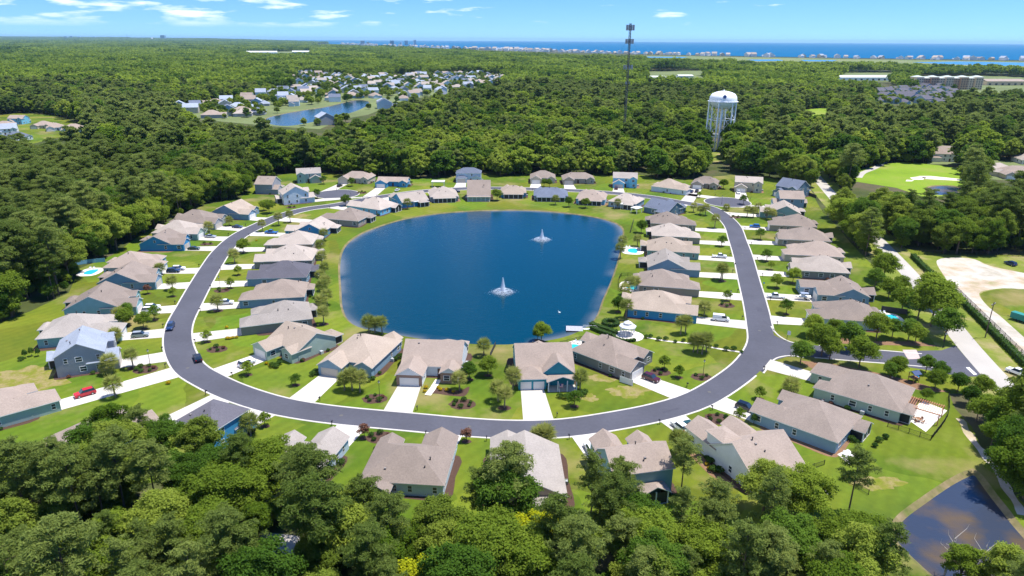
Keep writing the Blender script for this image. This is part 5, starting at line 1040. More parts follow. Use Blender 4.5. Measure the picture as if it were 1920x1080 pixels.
fence(px((1162, 716), (1186, 724)), 1.7, 'white', 'white screen fence at the corner of the taupe house', True, 1.6)
fence(px((693, 885), (718, 843)), 1.8, 'white', 'tall white fence beside the low house with camera-side back', True)
fence(px((1182, 437), (1188, 415)), 1.3, 'dark', 'dark fence between lake corner lawns', True)
fence(px((1505, 362), (1530, 372)), 1.8, 'dark', 'dark fence behind the slate-roofed two-storey house', True)
fence(px((1722, 477), (1800, 479), (1990, 483)), 2.0, 'black', 'long black fence along the woods at the sandy lot', False, 3.5)
fence([(p[0]+1.8, p[1]-.6) for p in px((1776, 541), (1815, 580), (1860, 625), (1930, 696), (1990, 756))], 1.9, 'black', 'black fence running beside the long hedge of the sandy track', False, 3.5)
# ------------------------------------------------------------------ gazebo, canopies, pergola, dock
gx, gy = P(1176, 627); g = empty('gazebo', (gx, gy, .04)); tag(g, 'white octagonal gazebo with two-tier roof on the green', 'gazebo')
for k in range(8): a = R(45*k+22.5); MB().box(-.09, .09, -.09, .09, 0, 2.6).build('column', WHITE, g, loc=(2.1*math.cos(a), 2.1*math.sin(a), 0), rz=a)
GR = mat('gazebo_roof', (.55, .56, .60), .5); MB().lathe([(2.6, 2.55), (2.55, 2.75), (1.2, 3.35), (1.15, 3.3)], 8).build('roof', GR, g); MB().lathe([(1.0, 3.3), (1.0, 3.7)], 8).build('cupola', WHITE, g); MB().lathe([(1.35, 3.66), (1.3, 3.76), (.0, 4.5)], 8).build('cupola_roof', GR, g); MB().lathe([(2.3, 0), (2.3, .15), (0, .15)], 8).build('floor', PAVE, g)
for k in range(8):
    if k == 5: continue
    a0, a1 = R(45*k+22.5), R(45*k+67.5); MB().tube((2.1*math.cos(a0), 2.1*math.sin(a0), .9), (2.1*math.cos(a1), 2.1*math.sin(a1), .9), .05, .05, 5).build('railing', WHITE, g)
def canopy(u, v, w, d, h, rz, label, m=WHITE, slats=False):
    x, y = P(u, v); t = empty('pergola', (x, y, .02), R(rz)); tag(t, label, 'pergola')
    for sx_ in (-1, 1):
        for sy_ in (-1, 1): MB().box(-.1, .1, -.1, .1, 0, h).build('post', m, t, loc=(sx_*w/2, sy_*d/2, 0))
    for sy_ in (-1, 1): MB().box(-w/2-.3, w/2+.3, -.06, .06, h-.02, h+.2).build('beam', m, t, loc=(0, sy_*d/2, 0))
    if slats:
        n = int(w/.45)
        for k in range(n+1): MB().box(-.045, .045, -d/2-.4, d/2+.4, h+.2, h+.36).build('slat', m, t, loc=(-w/2+w*k/n, 0, 0))
    else: MB().box(-w/2-.3, w/2+.3, -d/2-.3, d/2+.3, h+.2, h+.42).build('canopy', m, t)
canopy(822, 350, 7, 4.5, 3., 0, 'white flat-topped garden pavilion with columns by the northern road')
canopy(781, 386, 4, 3.5, 2.4, 30, 'small white patio canopy behind the bright blue lakeside house'); canopy(1161, 390, 4.5, 3.5, 2.4, 60, 'white patio canopy by the lake corner, western one of two'); canopy(1193, 399, 4.2, 3.5, 2.4, 45, 'white patio canopy under the slate-blue gable')
patch('patio', px((1692, 780), (1730, 752), (1776, 770), (1736, 810)), .03, PAVE)
canopy(1722, 778, 8.5, 5.2, 2.6, -40, 'reddish timber pergola with open slats over the fenced patio', mat('pergola_timber', (.42, .20, .11), .8), True)
def table(u, v, label, m=WHITE):
    x, y = P(u, v); t = empty('patio_table', (x, y, .04)); MB().lathe([(0, .75), (.65, .75), (.65, .70), (0, .70)], 12).build('table_top', m, t); MB().tube((0, 0, 0), (0, 0, .7), .06, .06, 6).build('leg', m, t); tag(t, label, 'table')
    for k in range(4): a = k*1.57+.5; c = MB().box(-.22, .22, -.22, .22, .4, .46).box(-.22, .22, .18, .23, .46, .9); [c.box(p, p+.04, q, q+.04, 0, .4) for p in (-.2, .16) for q in (-.2, .16)]; o = c.build('patio_chair', m, loc=(x+1.0*math.cos(a), y+1.0*math.sin(a), .04), rz=a-1.57); tag(o, 'patio chair drawn up to the %s' % label, 'chair', 'chairs round the '+label)
table(1722, 790, 'round table on the pergola patio', WOOD); table(1590, 857, 'white table on the corner patio of the blue-grey house')
patch('patio', px((1570, 852), (1590, 842), (1612, 858), (1592, 870)), .03, PAVE)
patch('patio', px((1480, 918), (1520, 905), (1560, 925), (1510, 945)), .03, PAVE)
dx, dy = P(1082, 616); t = empty('dock', (dx, dy, -.35), R(-4)); tag(t, 'small grey dock with railed walkway on the lake', 'dock'); DK = mat('dock_boards', (.36, .36, .40), .8, var=.15, scale=2.)
for k in range(12): MB().box(-3.3+k*.42, -3.3+k*.42+.39, -1.9, 1.9, .28, .36).build('plank', DK, t)
for k in range(14): MB().box(1.75+k*.34, 1.75+k*.34+.31, -.55, .55, .30, .37).build('plank', WHITE, t)
MB().box(-3.3, 1.7, -1.85, 1.85, -.15, .28).build('float', mat('float_dark', (.05, .05, .06), .7), t)
for sy_ in (-.5, .5):
    for k in range(4): MB().box(-.04, .04, -.04, .04, .3, 1.3).build('post', WHITE, t, loc=(1.9+k*1.4, sy_, 0))
    MB().box(1.8, 6.2, sy_-.03, sy_+.03, 1.25, 1.33).build('railing', WHITE, t)
# ------------------------------------------------------------------ fountains
SPRAY = mat('spray_water', (.85, .9, .95), .4); SPRAY.node_tree.nodes['Principled BSDF'].inputs['Alpha'].default_value = .8
def fountain(u, v, hgt, label):
    x, y = P(u, v); t = empty('fountain', (x, y, -.40)); tag(t, label, 'fountain'); n = 9000
    MB().lathe([(0, .3), (.55, .3), (.6, .05), (.6, -.2)], 12).build('float', mat('float_dark', (.05, .05, .06), .7), t)
    def drops(name, n, fn, s):
        Q = np.array([fn(nrg.random(), nrg.random()*6.2832) for _ in range(n)]); o = link(name, leaf_mesh(name, Q, nrg.normal(size=(n, 3)), s*(.5+nrg.random(n)), SPRAY), t); tag(o, kind='stuff'); return o
    drops('jet', n, lambda a, b: ((.10+1.15*(1-a)**1.2)*math.cos(b)*rng.random(), (.10+1.15*(1-a)**1.2)*math.sin(b)*rng.random(), .2+hgt*a), .07)
    def arc(a, b):
        k = round(b/1.047)*1.047+rng.gauss(0, .24); r = .2+a*3.4; return (r*math.cos(k), r*math.sin(k), .08+hgt*.2*4*a*(1-a)*.6+rng.random()*.15)
    drops('spray', n//2, arc, .055)
    drops('splash', n//4, lambda a, b: ((3.2*math.sqrt(a)+rng.gauss(0, 1.2))*math.cos(b), (3.2*math.sqrt(a)+rng.gauss(0, 1.2))*math.sin(b), .04+rng.random()*.08), .065)
fountain(1016, 448, 4.6, 'white fountain jet in the far half of the lake'); fountain(943, 546, 5.2, 'white fountain jet in the near half of the lake')
# ------------------------------------------------------------------ vehicles
def paint(k): return {'white': mat('paint_white', (.78, .79, .80), .25, spec=.6), 'black': mat('paint_black', (.012, .014, .02), .2, spec=.6), 'red': mat('paint_red', (.50, .015, .03), .25, spec=.6), 'navy': mat('paint_navy', (.015, .04, .12), .22, spec=.6), 'silver': mat('paint_silver', (.42, .46, .52), .28, metal=.4), 'blue': mat('paint_blue', (.02, .13, .42), .25, spec=.6), 'maroon': mat('paint_maroon', (.07, .012, .02), .25, spec=.6), 'green': mat('paint_green', (.02, .06, .05), .25, spec=.6)}[k]
HL = mat('headlight', (.8, .82, .85), .15); TLM = mat('taillight', (.4, .01, .01), .3)
WHEEL = MB().tube((0, -.11, 0), (0, .11, 0), .34, .34, 14).mesh('wheel', TYRE); RIMM = MB().tube((0, -.12, 0), (0, .12, 0), .2, .2, 10).mesh('rim', RIM)
CARM = {}
def prism(prof, w0, w1, zsplit):
    """side profile (x,z) swept across the width, narrower above zsplit"""
    mb = MB(); n = len(prof); w = lambda z: w0 if z <= zsplit else w0+(w1-w0)*min(1, (z-zsplit)/.6)
    mb.add([(x, -w(z), z) for x, z in prof]+[(x, w(z), z) for x, z in prof], [tuple(range(n)), tuple(range(2*n-1, n-1, -1))]+[(i, n+i, n+(i+1) % n, (i+1) % n) for i in range(n)]); return mb
def car(x, y, head, kind, colr, label, cat='car'):
    t = empty({'pickup': 'pickup_truck', 'van': 'van'}.get(kind, 'parked_car'), (x, y, .04), R(head)); tag(t, label, {'pickup': 'pickup', 'van': 'van'}.get(kind, 'car'), 'vehicles of the neighbourhood'); m = paint(colr)
    D = {'suv': ([(-2.3, .35), (2.3, .35), (2.36, .62), (2.25, .92), (1.05, 1.05), (-2.2, 1.08), (-2.34, .7)], [(1.12, 1.04), (.45, 1.66), (-1.85, 1.70), (-2.22, 1.06)], 1.42),
         'sedan': ([(-2.3, .32), (2.3, .32), (2.34, .55), (2.2, .78), (1.0, .92), (-1.7, .95), (-2.25, .9), (-2.34, .6)], [(1.02, .92), (.3, 1.38), (-1.0, 1.40), (-1.75, .95)], 1.40),
         'pickup': ([(-2.8, .45), (2.75, .45), (2.82, .75), (2.7, 1.05), (1.45, 1.15), (-.75, 1.15), (-.78, .8), (-2.72, .8), (-2.74, 1.12), (-2.84, 1.12), (-2.84, .6)], [(1.5, 1.14), (.85, 1.78), (-.55, 1.80), (-.78, 1.14)], 1.75),
         'van': ([(-2.5, .4), (2.5, .4), (2.56, .75), (2.35, 1.05), (1.75, 1.2), (-2.5, 1.25), (-2.55, .6)], [(1.78, 1.2), (1.1, 2.0), (-2.42, 2.05), (-2.52, 1.24)], 1.55)}[kind]
    if kind not in CARM:
        g = D[1]; z0 = g[0][1]; z1 = g[1][1]
        CARM[kind] = (prism(D[0], .93, .9, .9), prism(g, .86, .72, z0), MB().box(g[2][0]+.12, g[1][0]-.1, -.70, .70, z1-.05, z1+.04) if kind != 'van' else prism([(1.05, 1.86), (1.0, 2.08), (-2.46, 2.1), (-2.5, 1.3), (.2, 1.3), (.25, 1.9)], .88, .80, 1.25))
        CARM[kind] = tuple(q.mesh(nm, GLASS) for q, nm in zip(CARM[kind], ('body', 'window', 'roof')))
    b_, w_, r_ = CARM[kind]
    for nm, me, mm_ in (('body', b_, m), ('window', w_, GLASS), ('roof', r_, m)):
        o = link(nm, me, t)
        if me.materials[0] != mm_: o.material_slots[0].link = 'OBJECT'; o.material_slots[0].material = mm_
    xf = max(p[0] for p in D[0]); 
    for sx_ in (-D[2], D[2]):
        for sy_ in (-.84, .84): wo = link('wheel', WHEEL, t, (sx_, sy_, .34)); link('rim', RIMM, wo)
    xb = min(p[0] for p in D[0])
    for sy_ in (-.68, .68):
        MB().box(xf-.16, xf-.02, sy_-.17, sy_+.17, .66, .8).build('headlight', HL, t); MB().box(xb+.0, xb+.12, sy_-.14, sy_+.14, .72, .95).build('taillight', TLM, t)
    return t
SLOT = {}
def carp(u, v, head, *a):
    x, y = P(u, v)
    if loop_d((x, y)) > RW:          # parked: stands square on the driveway it belongs to
        best = min(range(len(DRIVES)), key=lambda i: float(dist_line([DRIVES[i][0], DRIVES[i][1]], [x], [y])[0])); A, B, w = DRIVES[best]
        if float(dist_line([A, B], [x], [y])[0]) < 9:
            d = Vector((B[0]-A[0], B[1]-A[1])); L = d.length; d /= L; t = (Vector((x, y))-Vector(A)).dot(d); n2 = Vector((-d.y, d.x)); sd_ = (Vector((x, y))-Vector(A)).dot(n2)
            t = min(max(t, 3.2), max(3.2, L-3.2)); side = 1 if sd_ > 0 else -1
            if (best, side) in SLOT: side = -side
            SLOT[best, side] = 1; p = Vector(A)+d*t+n2*side*1.35; x, y = p.x, p.y; ang = math.degrees(math.atan2(d.y, d.x)); head = ang if math.cos(R(ang-head)) > 0 else ang+180
    return car(x, y, head, *a)
for a in ((320, 616, 285, 'suv', 'navy', 'dark blue car driving down the western stretch of the road'), (371, 675, 122, 'suv', 'black', 'black car driving along the inner kerb of the road bend'), (458, 682, 55, 'suv', 'white', 'white estate car in the driveway of the sage-gabled house'), (160, 741, 227, 'suv', 'red', 'bright red car in a driveway near the foreground trees'),
          (262, 634, 15, 'suv', 'silver', 'silver car before the sprawling teal-walled house'), (254, 574, 10, 'suv', 'white', 'white car closest to the wide sage side gable'), (270, 578, 10, 'suv', 'white', 'white car nearer the road before the wide sage gable'), (333, 508, 8, 'suv', 'white', 'white car before the house with the blue fence'), (338, 500, 8, 'suv', 'navy', 'dark car beside the white one before the blue-fence house'), (355, 470, 8, 'sedan', 'green', 'dark green car before the blue-gabled western house'), (392, 443, 4, 'sedan', 'silver', 'silver car before the pale house behind the blue gable'), (452, 424, -8, 'sedan', 'navy', 'blue saloon before the hip-roofed house with white gable trims'),
          (427, 566, 10, 'suv', 'white', 'white car beside the palm before a lakeside house'), (520, 431, 175, 'pickup', 'blue', 'blue pickup before the house with small blue gable'), (1223, 711, -48, 'suv', 'maroon', 'dark maroon car at the taupe house garage'), (1401, 766, -55, 'suv', 'black', 'black car in the driveway of the blue-grey house'), (1259, 808, 120, 'suv', 'white', 'white car in front of the big white house'), (1283, 806, 120, 'sedan', 'green', 'dark car half behind the big white house'), (1112, 852, 108, 'suv', 'white', 'white car at the side of the teal-grey two-storey house'), (1351, 593, -15, 'van', 'white', 'white work van before the bright blue house'), (1454, 560, 172, 'pickup', 'white', 'white pickup before the open-garage house'), (1346, 475, -8, 'pickup', 'white', 'white pickup in a lakeside driveway of the eastern row'), (1412, 421, 170, 'suv', 'blue', 'blue car in the driveway east of the road bend'), (1381, 360, 250, 'pickup', 'white', 'white pickup before the cream two-storey house'), (1329, 362, 60, 'suv', 'black', 'black car before the brown-roofed house near the cul-de-sac'), (1300, 361, 10, 'sedan', 'navy', 'navy car beside the long low house'), (745, 358, 80, 'sedan', 'white', 'white car before the blue house with one dormer'), (636, 350, 80, 'suv', 'black', 'black car before the cream house above the cul-de-sac'), (855, 361, 10, 'suv', 'navy', 'navy car beside the steep-roofed lakeside house'), (798, 818, 85, 'sedan', 'blue', 'blue car behind the low house with white side fence'), (1154, 353, 85, 'suv', 'maroon', 'dark car under the light-blue two-storey house'),
          (1908, 703, 118, 'pickup', 'white', 'white pickup on the verge of the through road'), (1894, 497, 100, 'suv', 'navy', 'dark blue car parked in the sandy lot')): carp(*a)
A, B, w = min(DRIVES, key=lambda q: float(dist_line([q[0], q[1]], [P(1498, 556)[0]], [P(1498, 556)[1]])[0])); d = Vector((B[0]-A[0], B[1]-A[1])).normalized(); x, y = Vector(A)+d*4.2+Vector((-d.y, d.x))*1.3; t = empty('boat_trailer', (x, y, .04), math.atan2(d.y, d.x)); tag(t, 'white motorboat on a trailer before the open garage', 'boat')
hb = MB(); prof = [(-2.6, 1.0, .7), (-1, 1.05, .62), (.8, .95, .62), (2.0, .6, .75), (2.8, .05, .98)]
hb.add([p for x_, w_, z_ in prof for p in ((x_, -w_, 1.25), (x_, 0, z_), (x_, w_, 1.25))], [(3*i+a, 3*i+3+a, 3*i+4+a, 3*i+1+a) for i in range(4) for a in (0, 1)]+[(0, 1, 2)]); hb.build('hull', paint('white'), t)
MB().box(-2.5, .6, -.85, .85, 1.1, 1.2).build('deck', WHITE, t); MB().box(-.6, .7, -.6, .6, 1.2, 1.75).build('console', WHITE, t); MB().box(-1.6, .9, -.95, .95, 2.3, 2.38).build('sun_top', paint('silver'), t)
[MB().tube((a, b, 1.2), (a, b, 2.3), .03, .03, 5).build('post', RIM, t) for a in (-1.4, .6) for b in (-.8, .8)]; MB().box(-2.9, -2.55, -.2, .2, .6, 1.6).build('outboard_motor', BLACKM, t); MB().box(-2.4, 3.6, -.08, .08, .4, .5).build('trailer_frame', RIM, t)
for b in (-.9, .9): link('wheel', WHEEL, t, (-.9, b, .34))
x, y = P(1911, 602); t = empty('box_trailer', (x, y, .02), R(118)); tag(t, 'green box trailer at the edge of the sandy track', 'trailer'); GRN = mat('trailer_green', (.03, .22, .20), .5); MB().box(-2.4, 2.4, -1.05, 1.05, .6, 2.5).build('body', GRN, t); MB().box(2.4, 3.6, -.07, .07, .5, .62).build('drawbar', BLACKM, t); [link('wheel', WHEEL, t, (a, b, .34)) for a in (-.5, .4) for b in (-1.0, 1.0)]
# ------------------------------------------------------------------ street furniture
def lamp(u, v, label):
    x, y = free(*P(u, v)); t = empty('lamp_post', (x, y, 0)); MB().tube((0, 0, -.2), (0, 0, 4.), .07, .05, 8).tube((0, 0, -.2), (0, 0, .5), .13, .1, 8).build('pole', BLACKM, t); MB().lathe([(.1, 4.), (.2, 4.15), (.16, 4.55)], 8).build('lantern', mat('lantern_glass', (.6, .6, .55), .3), t); MB().lathe([(.26, 4.52), (0, 4.8)], 8).build('cap', BLACKM, t); tag(t, label, 'lamp')
lamp(712, 746, 'black lamp post beside the shrub ring of the three-palm house'); lamp(1318, 705, 'black lamp post on the lawn corner by the curving road'); lamp(282, 684, 'black lamp post in the shrub ring of the grey two-storey house'); lamp(1368, 569, 'black lamp post beside the work van driveway'); lamp(413, 541, 'black lamp post before the charcoal-roofed house'); lamp(1768, 652, 'black lamp post at the entry from the through road'); lamp(1353, 383, 'black lamp post by the eastern cul-de-sac'); lamp(660, 376, 'black lamp post by the western cul-de-sac')
def sign(u, v, label, w=.9, h=1.2, m=WHITE, hp=3.0, name='street_sign'):
    x, y = P(u, v); t = empty(name, (x, y, 0), R(-25)); MB().tube((0, 0, -.2), (0, 0, hp), .06, .06, 6).build('post', BLACKM, t); MB().box(-w*.1, w*.9, -.09, -.06, hp-h, hp).build('panel', m, t); tag(t, label, 'sign')
for key, h in list(HOUSES.items()):
    if 'drv' not in h or not h['root'].get('label'): continue
    a, b, w_ = [q for q in DRIVES if math.dist(q[0], h['c']) < 16][0] if any(math.dist(q[0], h['c']) < 16 for q in DRIVES) else (None, None, 0)
    if a is None: continue
    d = Vector((b[0]-a[0], b[1]-a[1])).normalized(); n2 = Vector((-d.y, d.x)); p = Vector(b)-d*.9+n2*(w_+.8); t = empty('mailbox', (p.x, p.y, 0), math.atan2(d.y, d.x)); MB().box(-.06, .06, -.06, .06, -.2, 1.0).build('post', BLACKM, t); MB().box(-.12, .38, -.12, .12, 1.0, 1.26).build('box', BLACKM, t); tag(t, 'black mailbox at the driveway of the '+h['ref'], 'mailbox', 'mailboxes along the road')
sign(1475, 638, 'white blank-backed sign on a black post, upper side of the entry road'); sign(1482, 668, 'white sign on a black post, lower corner of the entry road', .7, 1.5); sign(1430, 541, 'small blue sign on a post east of the road', .5, .5, mat('sign_blue', (.05, .25, .5), .4), 2.4); sign(1377, 500, 'black letterbox sign west of the road', .4, .6, BLACKM, 1.6)
x, y = P(1847, 633); t = empty('power_pole', (x, y, 0), R(35)); tag(t, 'tall wooden power pole with crossarm beside the hedge', 'power pole'); MB().tube((0, 0, -.5), (0, 0, 11.2), .17, .11, 8).build('pole', BARK, t); MB().box(-1.3, 1.3, -.08, .08, 10.4, 10.6).build('crossarm', BARK, t); [MB().tube((a, 0, 10.6), (a, 0, 10.85), .06, .05, 6).build('insulator', WHITE, t) for a in (-1.2, -.6, .6, 1.2)]
x, y = P(1712, 716); t = empty('play_set', (x, y, 0), R(20)); tag(t, 'garden play tower with a curved bright blue slide', 'play set'); BL = mat('slide_blue', (.01, .25, .55), .35)
for a in (-.9, .9):
    for b in (-.8, .8): MB().box(-.06, .06, -.06, .06, 0, 2.6).build('post', WOOD, t, loc=(a, b, 0))
MB().box(-1, 1, -.9, .9, 1.2, 1.3).build('platform', WOOD, t); rfp = MB(); roof_add(rfp, -1, 1, -.9, .9, 2.5, 'gx', .6, .2, .2, .06); rfp.build('roof', [mat('play_roof', (.04, .07, .16), .6)]*2, t)
sl = MB(); pts = [(1.0+1.5*math.sin(k*.2), 1.5*(1-math.cos(k*.2))*.9, 1.25-k*.105) for k in range(12)]
for a, b in zip(pts, pts[1:]): sl.tube(a, b, .32, .32, 8, cap=False)
sl.build('slide', BL, t)
x, y = P(1049, 737); t = empty('flag', (x, y, 0)); tag(t, 'small striped flag hanging at the teal house porch', 'flag'); MB().tube((0, 0, 0), (0, 0, 2.6), .03, .03, 6).build('pole', WHITE, t)
for k in range(7): MB().box(.03, .85, -.012, .012, 1.55+k*.14, 1.55+(k+1)*.14).build('stripe', mat('flag_red', (.5, .02, .04), .7) if k % 2 == 0 else WHITE, t)
MB().box(.02, .38, -.02, .02, 2.0, 2.55).build('canton', mat('flag_blue', (.02, .04, .2), .7), t)
x, y = P(1049, 584); t = empty('water_bird', (x, y, -.38), R(140)); tag(t, 'white bird swimming on the lake near the dock', 'bird'); MB().lathe([(0, -.05), (.2, .0), (.26, .12), (.15, .26), (0, .3)], 10).build('body', WHITE, t).scale = (1.8, 1, 1); MB().tube((.35, 0, .15), (.45, 0, .55), .06, .05, 6).tube((.42, 0, .55), (.6, 0, .53), .07, .03, 6).build('neck', WHITE, t)
# ------------------------------------------------------------------ water tower and mast
tx, ty_ = P(1346, 281); t = empty('water_tower', (tx, ty_, 0), R(-1.4)); tag(t, 'white water tower with domed tank on slender legs', 'water tower'); TW = mat('tower_white', (.86, .87, .89), .4)
dpt = proj(tx, ty_, 0)[2]; TR = 10.6; zt = lambda v: next(z for z in np.arange(0, 120, .25) if proj(tx, ty_, z)[1] <= v)
Z_top, Z_belt, Z_bot = zt(171), zt(190), zt(203)
MB().lathe([(.0, Z_bot-1), (1.6, Z_bot-.6), (TR*.45, Z_bot), (TR*.8, Z_bot+(Z_belt-Z_bot)*.35), (TR*.98, Z_belt-.8), (TR, Z_belt), (TR, Z_belt+1.6), (TR*.97, Z_belt+3.4), (TR*.84, Z_belt+(Z_top-Z_belt)*.72), (TR*.55, Z_top-.8), (TR*.2, Z_top), (0, Z_top)], 36).build('tank', TW, t, smooth=True)
MB().lathe([(TR+.1, Z_belt-.1), (TR+1.0, Z_belt-.1), (TR+1.0, Z_belt+.15), (TR+.1, Z_belt+.15)], 36).build('walkway', TW, t); MB().tube((0, 0, 0), (0, 0, Z_bot), 1.0, .9, 12).build('riser', TW, t); MB().tube((0, 0, Z_top-.2), (0, 0, Z_top+1), .5, .4, 8).build('finial', TW, t)
rb = lambda z: TR*(1.02-.04*z/Z_belt)
for k in range(6):
    a = R(60*k); b = R(60*k+60); MB().tube((rb(0)*math.cos(a), rb(0)*math.sin(a), -.5), (TR*math.cos(a), TR*math.sin(a), Z_belt+.5), .55, .5, 10).build('leg', TW, t)
    zs = [0, Z_belt*.3, Z_belt*.63, Z_belt*.96]
    for z in zs[1:3]: MB().tube((rb(z)*math.cos(a), rb(z)*math.sin(a), z), (rb(z)*math.cos(b), rb(z)*math.sin(b), z), .22, .22, 6).build('strut', TW, t)
    for z0, z1 in zip(zs, zs[1:]):
        for A, B in ((a, b), (b, a)): MB().tube((rb(z0)*math.cos(A), rb(z0)*math.sin(A), z0), (rb(z1)*math.cos(B), rb(z1)*math.sin(B), z1), .1, .1, 5).build('brace', TW, t)
a = math.atan2(-ty_, -tx)+R(1.4)+R(6); MB().tube((TR*.93*math.cos(a), TR*.93*math.sin(a), Z_belt+4.0), (TR*1.0*math.cos(a), TR*1.0*math.sin(a), Z_belt+4.2), 1.35, 1.35, 16).build('emblem', mat('emblem_blue', (.02, .06, .2), .5), t)
mx_, my_ = P(1169, 272); t = empty('radio_mast', (mx_, my_, 0)); tag(t, 'slender lattice radio mast carrying antenna clusters', 'mast'); zt2 = lambda v: next(z for z in np.arange(0, 200, .25) if proj(mx_, my_, z)[1] <= v); MH = zt2(44); MM = mat('mast_grey', (.05, .055, .065), .6)
hw = lambda z: 1.1-.25*z/MH
for k in range(3): a = R(120*k+30); MB().tube((hw(0)*math.cos(a), hw(0)*math.sin(a), -.5), (hw(MH)*math.cos(a), hw(MH)*math.sin(a), MH), .2, .16, 6).build('leg', MM, t)
lat = MB(); n = 44
for i in range(n):
    z0, z1 = MH*i/n, MH*(i+1)/n
    for k in range(3): a, b = R(120*k+30), R(120*k+150); lat.tube((hw(z0)*math.cos(a), hw(z0)*math.sin(a), z0), (hw(z1)*math.cos(b), hw(z1)*math.sin(b), z1), .11, .11, 4); lat.tube((hw(z0)*math.cos(a), hw(z0)*math.sin(a), z0), (hw(z0)*math.cos(b), hw(z0)*math.sin(b), z0), .11, .11, 4)
lat.build('lattice', MM, t)
for v, r, nn, hh in ((52, 3.2, 12, 4.2), (78, 3.2, 12, 3.6), (126, 3.6, 9, 3.4), (156, 1.9, 3, 2)):
    z = zt2(v)
    for k in range(nn): a = 6.2832*k/nn; MB().box(-.15, .15, -.35, .35, z-hh/2, z+hh/2).build('antenna', mat('antenna_grey', (.24, .27, .32), .5), t, loc=(r*math.cos(a), r*math.sin(a), 0), rz=a)
    for k in range(3): a = R(120*k); b = R(120*k+120); MB().tube((r*math.cos(a), r*math.sin(a), z), (r*math.cos(b), r*math.sin(b), z), .08, .08, 5).tube((0, 0, z), (r*math.cos(a), r*math.sin(a), z), .07, .07, 5).build('antenna_mount', MM, t)
for k in range(3):
    a = R(120*k+20); MB().tube((0, 0, MH*.92), (48*math.cos(a), 48*math.sin(a), 0), .04, .04, 4).build('guy_wire', MM, t)
# ------------------------------------------------------------------ villages in the distance
def nearhouse(u, v, head, w, d, ty, wall, roof, ref, label, grp):
    x, y = P(u, v); k = 'far%d' % len(HOUSES); house(k, x, y, head, w, d, -1, ty, wall, roof, ref, label, detail=1, group=grp, drive=False)
GA = 'houses in the western clearing'
for a in ((35, 232, -90, 15, 14, 'tall', 'sky', 'taupe', 'gable', 'pale blue gabled house at the back of the western clearing'), (82, 240, -80, 16, 18, 'hip', 'beige', 'taupe', 'hip', 'broad beige-roofed house in the middle of the western clearing'), (106, 244, -60, 15, 18, 'hip', 'white', 'taupe', 'hip', 'beige-roofed house right of the middle of the western clearing'), (140, 247, -60, 20, 20, 'hip', 'mist', 'taupe', 'hip', 'large beige hip roof at the edge of the western clearing'), (12, 252, -60, 18, 18, 'tall', 'white', 'bluegray', 'tall', 'white two-storey house with blue-grey roof in the western clearing'), (35, 262, -40, 18, 18, 'hip', 'white', 'slate', 'hip', 'nearest slate-roofed house of the western clearing'), (8, 238, -90, 14, 14, 'hip', 'beige', 'taupe', 'hip', 'small house behind the blue-grey roof in the western clearing')): nearhouse(*a, GA)
GB = 'houses beside the golf green'
for a in ((1772, 300, -100, 26, 20, 'tallh', 'white', 'taupe', 'villa', 'large pale two-storey villa behind the golf green'), (1868, 325, -70, 22, 18, 'hip', 'beige', 'pale', 'hip', 'pale-roofed house at the golf green edge of the picture'), (1905, 332, -100, 22, 20, 'hip', 'beige', 'taupe', 'hip', 'taupe-roofed house half out of frame by the golf green'), (1930, 305, -100, 18, 18, 'hip', 'white', 'pale', 'hip', 'white house at the frame edge above the golf pond houses')): nearhouse(*a, GB)
FARP = []
def far_proto(w, d, h, kind, wing):
    wm, rf = MB(), MB(); roof_add(rf, -w/2, w/2, -d/2, d/2, h, kind, .55); wall_add(wm, -w/2, w/2, -d/2, d/2, h, kind, .55, 0, -.2)
    if wing: roof_add(rf, -w/2+.1, -w/2+6.5, -d/2-5, 0, h-.05 if h < 4 else 3., 'gyF', .55); wall_add(wm, -w/2+.1, -w/2+6.5, -d/2-5, 0, h-.05 if h < 4 else 3., 'gyF', .55, 0, -.2)
    return wm.mesh('wall', WM('white')), rf.mesh('roof', [RM('taupe'), WHITE]), (w, d, h)
FARP = [far_proto(13, 15, 3, 'h', 1), far_proto(12, 14, 5.6, 'gx', 1), far_proto(14, 12, 5.8, 'gx', 0), far_proto(13, 17, 3.2, 'h', 1)]
def farhouse(x, y, rz, s, label, cat, grp, wall=None, roof=None, i=None, name='house', win=True):
    wm, rf, (w, d, h) = FARP[rng.randrange(4) if i is None else i]; t = empty(name, (x, y, 0), rz); t.scale = (s, s, s)
    a = link('wall', wm, t); a.material_slots[0].link = 'OBJECT'; a.material_slots[0].material = WM(wall or rng.choice(('mist', 'mist', 'beige', 'steel', 'grey', 'white')))
    b = link('roof', rf, t); b.material_slots[0].link = 'OBJECT'; b.material_slots[0].material = RM(roof or rng.choice(('taupe', 'greige', 'bluegray', 'slate', 'bluegray', 'pale')))
    if win:
        for k in range(3):
            o = link('window', WIN, t, (-w/2+w*(k+.5)/3, d/2+.01, 1.6), math.pi, (1.4, 1, 1.6)); o2 = link('window', WIN, t, (w/2+.01, -d/2+d*(k+.5)/3, 1.6), math.pi/2, (1.4, 1, 1.6))
    tag(t, label, cat, grp); return t
VX = []
